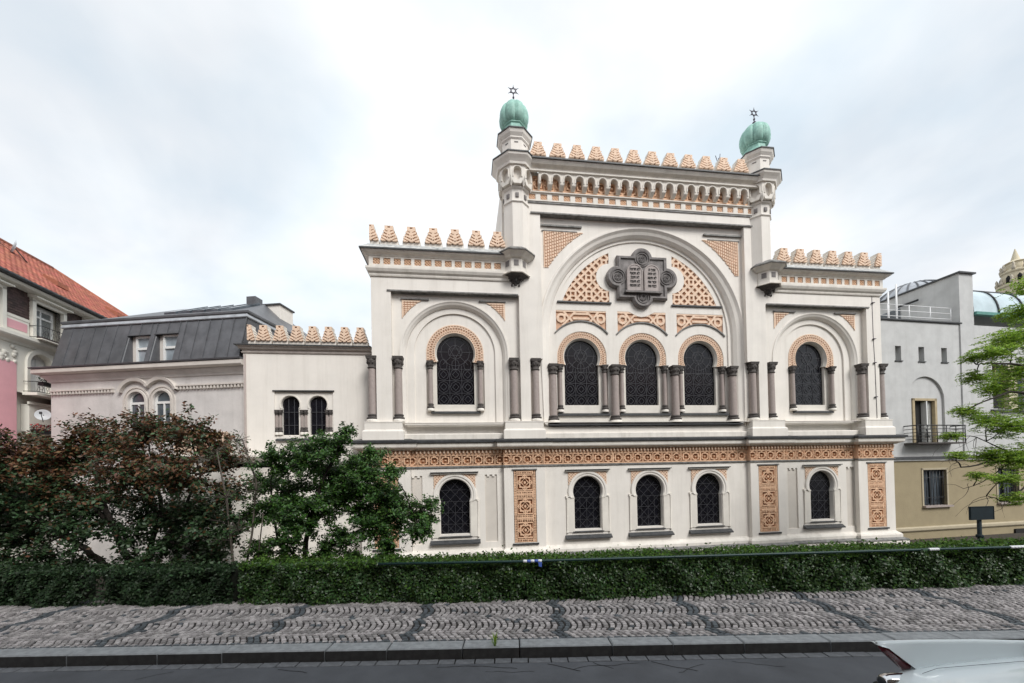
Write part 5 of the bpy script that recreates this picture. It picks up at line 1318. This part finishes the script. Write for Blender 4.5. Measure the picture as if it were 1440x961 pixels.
# =========================================================================================== MODERN GREY AND BEIGE HOUSE
mh = thing('modern_house', 'plain grey modern house with a beige ground storey, small balcony and glass barrel roof', 'house', (12.3, .6, -.95), R(3))
def mpart(name, mb, mats, parent=None, kind=None): return obj(name, mb, mats, parent or mh, (0, 0, .95 if parent is None else 0), kind=kind)
slots = [1.72, 3.22, 4.73]
bx = 3.42
lowin = [(3.08, 4.62), (8.15, 9.66), (13.0, 14.5)]
gup = [rect(c-.19, c+.19, 8.38, 9.14) for c in slots]+[arch_pts(bx, 6.38, 1.22, 4.12, 24)]+[rect(8.0, 10.6, 5.95, 8.35)]
mb = MB(); mb.plate(rect(0, 18, 3.31, 10.44), gup, 0, .35); mb.box(0, 18, .4, 12, 3.31, 10.43); mpart('upper_wall', mb, 'modern_grey')
mb = MB(); mb.plate(rect(0, 18, -.95, 3.2), [rect(a, b, .85, 2.72) for a, b in lowin], .03, .3); mb.box(0, 18, .42, 12, -.95, 3.2); mpart('ground_storey', mb, 'modern_beige')
mb = MB(); mb.box(0, 18, -.05, .1, 3.21, 3.27, 0); mpart('string_course', mb, 'frame_white')
mb = MB(); mb.wedge(0, 18, -.10, .0, 3.272, 3.36, 3.42); mpart('string_flashing', mb, 'flashing')
mb = MB(); mb.sweep([(0, .03), (18, .03)], [(-.1, -.42), (.07, -.42), (.10, -.37), (.10, -.26), (.04, -.20), (-.1, -.20)], 0); mpart('plinth_moulding', mb, 'beige_trim')
for a, b in lowin:
    f = MB(); f.plate(rect(a, b, .85, 2.72), [rect(a+.08, (a+b)/2-.05, .93, 2.64), rect((a+b)/2+.05, b-.08, .93, 2.64)], .20, .26); w = mpart('window', f, 'trim_dark')
    p = MB(); p.box(a, b, .27, .28, .85, 2.72); obj('pane', p, 'pane', w)
    p = MB(); p.box(a+.22, a+.38, .262, .268, .95, 2.6); obj('curtain', p, 'curtain', w)
    g = MB()
    for k in range(7): x = a+.1+(b-a-.2)*k/6; g.tube([(x, .1, .86), (x, .1, 2.70)], .018, 5)
    for z in (1.25, 2.3): g.box(a+.02, b-.02, .09, .11, z, z+.04)
    obj('window_grille', g, 'rail_black', w)
    s = MB(); s.box(a-.08, b+.22, -.12, .2, .77, .86); obj('sill', s, 'column_stone', w)
    s = MB(); s.box(a-.10, a, .0, .06, .86, 2.8); s.box(b, b+.10, .0, .06, .86, 2.8); s.box(a-.1, b+.1, .0, .06, 2.72, 2.82); obj('surround', s, 'beige_trim', w)
for c in slots:
    f = MB(); f.plate(rect(c-.19, c+.19, 8.38, 9.14), [rect(c-.15, c+.15, 8.42, 9.1)], .22, .28); w = mpart('slot_window', f, 'frame_white')
    p = MB(); p.box(c-.19, c+.19, .29, .30, 8.38, 9.14); obj('pane', p, 'pane', w)
    s = MB(); s.box(c-.24, c+.24, -.05, .2, 8.33, 8.38); obj('sill', s, 'flashing', w)
mb = MB(); mb.plate(arch_pts(bx, 6.38, 1.24, 4.1, 24), [rect(bx-.78, bx+.78, 4.12, 6.42)], .10, .34); nk = mpart('niche', mb, 'modern_grey')
f = MB(); f.box(bx-.80, bx-.66, .05, .2, 4.12, 6.46); f.box(bx+.66, bx+.80, .05, .2, 4.12, 6.46); f.box(bx-.80, bx+.80, .05, .2, 6.34, 6.46); d = mpart('balcony_door', f, 'wood_ochre')
p = MB(); p.box(bx-.66, bx+.66, .30, .32, 4.12, 6.34); obj('doorway', p, 'dark_interior', d)
p = MB(); p.box(bx+.10, bx+.16, .06, .3, 4.14, 6.32); obj('door_leaf', p, 'frame_white', d)
p = MB()
for k in range(9): p.box(bx+.18+k*.05, bx+.225+k*.05, .22+.02*(k % 2), .26, 4.15, 6.3)
obj('curtain', p, 'curtain', d)
b = MB(); b.box(bx-1.52, bx+1.57, -.60, .0, 4.05, 4.12); bl = mpart('balcony', b, 'capital_stone')
g = MB()
for k, z in enumerate((4.28, 4.45, 4.62, 4.80, 4.98)): g.tube([(bx-1.5, .0, z), (bx-1.5, -.58, z), (bx+1.55, -.58, z), (bx+1.55, .0, z)], .03 if k == 4 else .018, 6)
for k in range(6): x = bx-1.5+k*.61; g.tube([(x, -.58, 4.1), (x, -.58, 4.98)], .024, 6)
obj('balcony_rail', g, 'rail_black', bl)
cl_ = MB()
for k in range(4): cl_.tube([(-.10+.06*k, 0, .0), (-.12+.07*k, -.02, .3), (-.08+.05*k, .01, .62)], [.05, .07, .03], 6)
o = obj('hanging_cloth', cl_, 'curtain', None, (12.3+bx-.75, .25, 4.35)); tag(o, 'white cloth hanging in the dark balcony doorway of the grey house', 'cloth')
# parapet of the terrace, block, glass barrel vault
mb = MB(); mb.sweep([(0, 0), (5.9, 0)], [(-.2, 10.42), (.05, 10.43), (.08, 10.46), (.08, 10.52), (-.2, 10.54)], 0); mpart('terrace_coping', mb, 'flashing')
mb = MB(); mb.box(5.80, 6.75, -.06, 14, 3.45, 13.16); mpart('stair_block', mb, 'modern_grey')
mb = MB(); mb.box(5.70, 6.85, -.16, 14.1, 13.16, 13.24); mpart('block_coping', mb, 'flashing')
g = MB()
for z in (10.8, 11.1, 11.4): g.tube([(.1, .25, z), (5.7, .25, z)], .018, 5)
for k in range(5): x = .1+k*1.4; g.tube([(x, .25, 10.5), (x, .25, 11.4)], .022, 5)
mpart('terrace_rail', g, 'rail_white')
for x, h in ((4.35, 13.1), (4.95, 13.6)):
    g = MB(); g.tube([(x, 2.2, 10.5), (x, 2.2, h)], .045, 6); mpart('flue_pipe', g, 'rail_white')
v = MB(); v.box(5.76, 5.80, 2.6, 4.2, 11.6, 12.4, 0); mpart('vent_window', v, 'pane')
v = MB(); v.tube([(5.6, 1.6, 12.45), (5.6, 2.6, 12.45)], .06, 8); v.tube([(5.6, 2.1, 12.45), (5.8, 2.1, 12.5)], .025, 5); mpart('security_camera', v, 'rail_black')
v = MB(); v.box(1.6, 3.6, 3.2, 5.5, 10.44, 11.1); mpart('roof_unit', v, 'flashing_aged')
mb = MB(); mb.box(6.76, 18, .9, 12, 10.44, 12.70); mpart('barrel_backing', mb, 'modern_grey')
NB = 6; bxs = [6.8+1.86*k for k in range(NB+1)]
def arcp(t): return (.02+1.0*(1-math.cos(t)), 11.15+1.62*math.sin(t))
for a, b in zip(bxs[:-1], bxs[1:]):
    g = MB(); pts = [arcp(PI/2*k/10) for k in range(11)]
    g.add([(a+.03, y, z) for y, z in pts]+[(b-.03, y, z) for y, z in pts], [(k, 11+k, 12+k, k+1) for k in range(10)], 0, True); mpart('barrel_pane', g, 'barrel_glass')
for a in bxs:
    g = MB(); g.tube([(a, arcp(PI/2*k/10)[0]-.03, arcp(PI/2*k/10)[1]) for k in range(11)], .045, 6); mpart('barrel_rib', g, 'flashing')
g = MB(); g.box(6.78, 18, -.16, .06, 10.98, 11.14); mpart('barrel_gutter', g, 'copper_green')
g = MB(); g.box(6.78, 18, .85, 1.2, 12.72, 12.84); mpart('barrel_ridge', g, 'flashing')
mb = MB(); mb.box(8.0, 10.6, .24, .30, 5.95, 8.35); w = mpart('loggia_window', mb, 'pane')
for x in (8.55, 9.1, 9.95):
    s = MB(); s.box(x-.04, x+.04, .16, .24, 5.95, 8.35); obj('mullion', s, 'wood_ochre', w)
s = MB(); s.box(8.0, 9.06, .15, .235, 5.95, 6.85); obj('lower_shade', s, 'dark_interior', w)
s = MB(); s.box(9.12, 9.75, -.02, .2, 5.95, 8.35); obj('stone_pier', s, 'tower_yellow', w)
s = MB(); s.wedge(7.8, 10.8, -.14, .1, 5.80, 5.86, 5.95); obj('sill', s, 'flashing', w)
mb = MB(); mb.box(9.2, 10.2, -.04, .1, -.95, -.62); mpart('cellar_vent', mb, 'dark_interior')

# =========================================================================================== BEYOND
db = thing('domed_building', 'distant building with a ribbed grey dome behind the modern house', 'building', (33.5, 14.2, -.85))
mb = MB(); mb.box(-4.2, 4.2, -4.2, 5.2, 0, 16.0); obj('body', mb, 'grey_plaster', db)
mb = MB(); mb.lathe([(3.5, 15.9), (3.5, 17.2), (3.65, 17.35), (3.35, 17.4)], 32, (0, 0), 0, False); obj('drum', mb, 'plaster_trim', db)
mb = MB(); mb.lathe([(3.3*math.cos(PI/2*k/10), 17.4+3.1*math.sin(PI/2*k/10)) for k in range(10)]+[(.2, 20.5)], 36); obj('dome', mb, 'zinc_light', db)
for j in range(24):
    a = 2*PI*j/24; mb = MB(); mb.tube([(3.33*math.cos(PI/2*k/8)*math.cos(a), 3.33*math.cos(PI/2*k/8)*math.sin(a), 17.4+3.13*math.sin(PI/2*k/8)) for k in range(9)], .06, 4); obj('dome_rib', mb, 'zinc_dark', db)
tw = thing('church_tower', 'far ornate pale yellow stone church tower top above the glass barrel roof', 'tower', (78.6, 33.2, -.85))
mb = MB()
mb.lathe([(2.2, 0), (2.2, 28.4), (2.3, 28.6), (2.3, 29.0), (1.9, 29.1), (1.9, 31.0), (2.05, 31.2), (2.05, 31.5), (1.5, 31.7), (1.45, 33.2), (1.6, 33.4), (1.6, 33.6), (1.1, 33.9), (1.0, 34.8), (1.2, 35.0), (.5, 35.4), (.3, 36.2), (.05, 37.2)], 16, (0, 0), 0, False); obj('shaft', mb, 'tower_yellow', tw)
for z, r, n in ((29.7, 1.85, 10), (32.2, 1.45, 8)):
    for k in range(n):
        a = 2*PI*k/n; mb = MB(); mb.lathe([(.0, z-.6), (.24, z-.5), (.24, z+.4), (.0, z+.75)], 8, (r*math.cos(a), r*math.sin(a))); obj('niche', mb, 'dark_interior', tw)
for z, r, n in ((29.0, 2.15, 12), (31.5, 1.9, 10), (33.6, 1.45, 8)):
    for k in range(n):
        a = 2*PI*(k+.5)/n; mb = MB(); mb.lathe([(.16, z), (.24, z+.4), (.12, z+.7), (.18, z+.95), (.03, z+1.3)], 6, (r*math.cos(a), r*math.sin(a))); obj('pinnacle', mb, 'tower_stone', tw)

# =========================================================================================== CAR
car = thing('finned_car', 'pale mint vintage car with a tall tail fin standing on the road', 'car', (-3.35, -12.98, 0), SA)
def loft(secs, m=0):
    mb = MB(); k = len(secs[0][1]); v = []
    for x, s in secs: v += [(x, y, z) for y, z in s]
    fs = [(i*k+j, i*k+j+1, (i+1)*k+j+1, (i+1)*k+j) for i in range(len(secs)-1) for j in range(k-1)]
    fs += [tuple(range(k))[::-1], tuple(range((len(secs)-1)*k, len(secs)*k))]
    mb.add(v, fs, m, True); return mb
def sec(w, zd, zs, zb=.24, crown=.06):
    half = [(0, zd+crown), (w*.35, zd+crown*.85), (w*.62, zd+crown*.5), (w*.80, zd+crown*.1), (w*.90, zd-.03), (w*.97, zs), (w, (zs+zb)*.55), (w*.97, zb+.08), (w*.88, zb)]
    return [(-y, z) for y, z in half[::-1]]+half[1:]
B_ = loft([(.02, sec(.84, .60, .52)), (.10, sec(.88, .66, .56)), (.30, sec(.92, .70, .58)), (.7, sec(.95, .745, .60)), (1.3, sec(.97, .79, .62)), (1.9, sec(.98, .82, .64)), (2.8, sec(.98, .84, .66)), (3.8, sec(.98, .85, .66)), (4.6, sec(.97, .84, .65)), (5.2, sec(.95, .80, .62)), (5.45, sec(.92, .72, .58)), (5.52, sec(.88, .64, .54))])
obj('body', B_, 'car_paint', car)
for s in (-1, 1):
    top = [(0.0, 1.0), (.5, 1.005), (1.2, 1.0), (2.0, .965), (2.6, .90), (3.0, .86)]
    mb = MB(); secs = []
    for x, z in top:
        zb = .60 if x > .3 else z-.035
        if x == 0.: zb = .965
        w0 = .055 if x < 2.7 else .03
        secs.append((x, [(s*(.80), zb), (s*(.845), z-.04), (s*(.862), z), (s*(.885), z), (s*(.90), z-.05), (s*(.955), min(zb, .62) if x > .3 else zb)]))
    secs.insert(1, (.10, [(s*.825, .93), (s*.845, .965), (s*.862, 1.001), (s*.885, 1.001), (s*.90, .96), (s*.905, .93)]))
    secs.insert(2, (.42, [(s*.80, .67), (s*.845, .962), (s*.862, 1.004), (s*.885, 1.004), (s*.905, .95), (s*.955, .62)]))
    f = loft(secs); obj('tail_fin', f, 'car_paint', car)
    mb = MB(); mb.tube([(.0, s*.873, .985), (.10, s*.873, .93), (.40, s*.873, .69), (.46, s*.873, .675)], [.014, .016, .016, .012], 6); obj('fin_trim', mb, 'chrome', car)
    mb = MB(); mb.tube([(.03, s*.873, .945), (.09, s*.873, .90), (.34, s*.873, .68)], [.02, .045, .06], 8); obj('tail_light', mb, 'lens_red', car)
    mb = MB(); prof = [(.0, .0), (.07, -.005), (.085, .02), (.095, .06), (.10, .16), (.095, .30), (.06, .42)]
    mb.lathe(prof, 20, (0, 0), 0, True); pod = obj('lamp_pod', mb, 'chrome', car, (-.07, s*.74, .575), (0, R(90), 0))
    mb = MB(); mb.lathe([(.0, -.022), (.045, -.018), (.068, .0), (.068, .012)], 16, (0, 0), 0, True); obj('lens', mb, 'trim_dark', pod)
    for x in (1.15, 4.35):
        mb = MB(); mb.lathe([(.18, -.09), (.30, -.10), (.335, -.06), (.335, .06), (.30, .10), (.18, .09)], 24, (0, 0), 0, True); w = obj('wheel', mb, 'rubber', car, (x, s*.80, .335), (R(90), 0, 0))
        mb = MB(); mb.lathe([(.0, -.11), (.06, -.12), (.10, -.10), (.19, -.095), (.19, .095), (.10, .10), (.06, .12), (.0, .11)], 20, (0, 0), 0, True, cap=False); obj('hub_cap', mb, 'chrome', w)
    mb = MB(); mb.lathe([(.0, .0), (.09, .005), (.10, .05)], 16); obj('headlight', mb, 'pane_pale', car, (5.53, s*.66, .60), (0, R(90), 0))
    mb = MB(); mb.tube([(.3, s*.962, .52), (2.5, s*.985, .56), (5.2, s*.962, .54)], .012, 5); obj('side_trim', mb, 'chrome', car)
mb = MB(); mb.tube([(.12, -.97, .38), (-.08, -.85, .36), (-.12, 0, .36), (-.08, .85, .36), (.12, .97, .38)], .075, 10); obj('rear_bumper', mb, 'chrome', car)
mb = MB(); mb.tube([(5.4, -.97, .38), (5.6, -.8, .36), (5.66, 0, .36), (5.6, .8, .36), (5.4, .97, .38)], .075, 10); obj('front_bumper', mb, 'chrome', car)
def cab(w0, z0, w1, z1): return [(-w0, z0), (-w1, z1-.05), (-w1*.8, z1), (0, z1+.03), (w1*.8, z1), (w1, z1-.05), (w0, z0)]
obj('greenhouse', loft([(1.75, cab(.80, .84, .78, .86)), (2.25, cab(.84, .86, .66, 1.30)), (2.6, cab(.85, .86, .66, 1.36)), (3.3, cab(.85, .87, .66, 1.36)), (3.95, cab(.82, .87, .78, .90))]), 'pane', car)
obj('roof', loft([(2.2, cab(.70, 1.26, .68, 1.32)), (2.6, cab(.70, 1.32, .68, 1.385)), (3.3, cab(.70, 1.32, .68, 1.385)), (3.45, cab(.68, 1.28, .66, 1.30))]), 'car_paint', car)
mb = MB(); mb.tube([(.28, -.62, .735), (.5, -.66, .77), (1.5, -.66, .835), (1.62, 0, .885), (1.5, .66, .835), (.5, .66, .77), (.28, .62, .735)], .003, 4); obj('trunk_seam', mb, 'trim_dark', car)

# =========================================================================================== UNSEEN HOUSES ADDED BEHIND THE VIEWER TO SHADE THE STREET
def near_shade_house(x0, w, h, m, label):
    c, s_ = math.cos(SA), math.sin(SA); n0 = -9.6
    t = thing('street_shade_house', label, 'house', (SO[0]+x0*c-n0*s_, SO[1]+x0*s_+n0*c, 0), SA+PI, 'unseen houses added to shade the street')
    nb, nf = int(w/2.6), int((h-1.5)/3.6)
    holes = [rect(-w+w/nb*(i+.5)-.6, -w+w/nb*(i+.5)+.6, 1.2+k*3.6, 3.3+k*3.6) for i in range(nb) for k in range(nf)]
    mb = MB(); mb.plate(rect(-w, 0, 0, h), holes, 0, .3); mb.box(-w, 0, .3, 11, 0, h); obj('wall', mb, m, t)
    mb = MB(); mb.sweep([(-w, 0), (0, 0)], [(-.1, h-.5), (.1, h-.45), (.4, h-.2), (.45, h), (-.2, h+.1)], 0); obj('cornice', mb, 'plaster_trim', t)
    mb = MB(); mb.add([(-w, -.3, h), (0, -.3, h), (0, 5, h+3.2), (-w, 5, h+3.2), (-w, 11, h), (0, 11, h)], [(0, 1, 2, 3), (3, 2, 5, 4), (0, 3, 4), (1, 5, 2)]); obj('roof', mb, 'roof_clay', t)
    p = MB(); f = MB()
    for hp in holes:
        (a, z0), (b, z1) = hp[0], hp[2]; p.box(a, b, .2, .25, z0, z1); f.box((a+b)/2-.04, (a+b)/2+.04, .15, .2, z0, z1); f.box(a, b, .15, .2, z0+1.35, z0+1.42)
    obj('pane', p, 'pane', t, kind='stuff'); obj('window_frame', f, 'frame_white', t, kind='stuff')
for x0, w, h, m, l in ((-34, 17, 12.8, 'brown_shade_wall', 'unseen brown house added to shade the street, far left of the near row'), (-17, 15, 11.8, 'brown_shade_wall', 'unseen brown house added to shade the street, left of the viewer'), (-2, 16, 13.3, 'brown_shade_wall', 'unseen tall brown house added to shade the street behind the viewer'), (14, 17, 12.1, 'brown_shade_wall', 'unseen lower brown house added to shade the street, right of the viewer')):
    near_shade_house(x0, w, h, m, l)

em = [slab_mesh(l, .07, .10, .215, .008).mesh('edging_stone', 'gutter_granite') for l in (.9, 1.0, 1.1)]
for a, b in zip(HP[:-1], HP[1:]):
    L_ = math.hypot(b[0]-a[0], b[1]-a[1]); an = math.atan2(b[1]-a[1], b[0]-a[0]); q = 0.
    while q < L_-.5:
        k = rng.randrange(3); e = link('edging_stone', em[k], pv); e.matrix_world = Matrix.Translation((a[0]+math.cos(an)*q+math.sin(an)*.06, a[1]+math.sin(an)*q-math.cos(an)*.06, rng.uniform(-.006, .006))) @ Matrix.Rotation(an, 4, 'Z')
        q += (.9, 1.0, 1.1)[k]
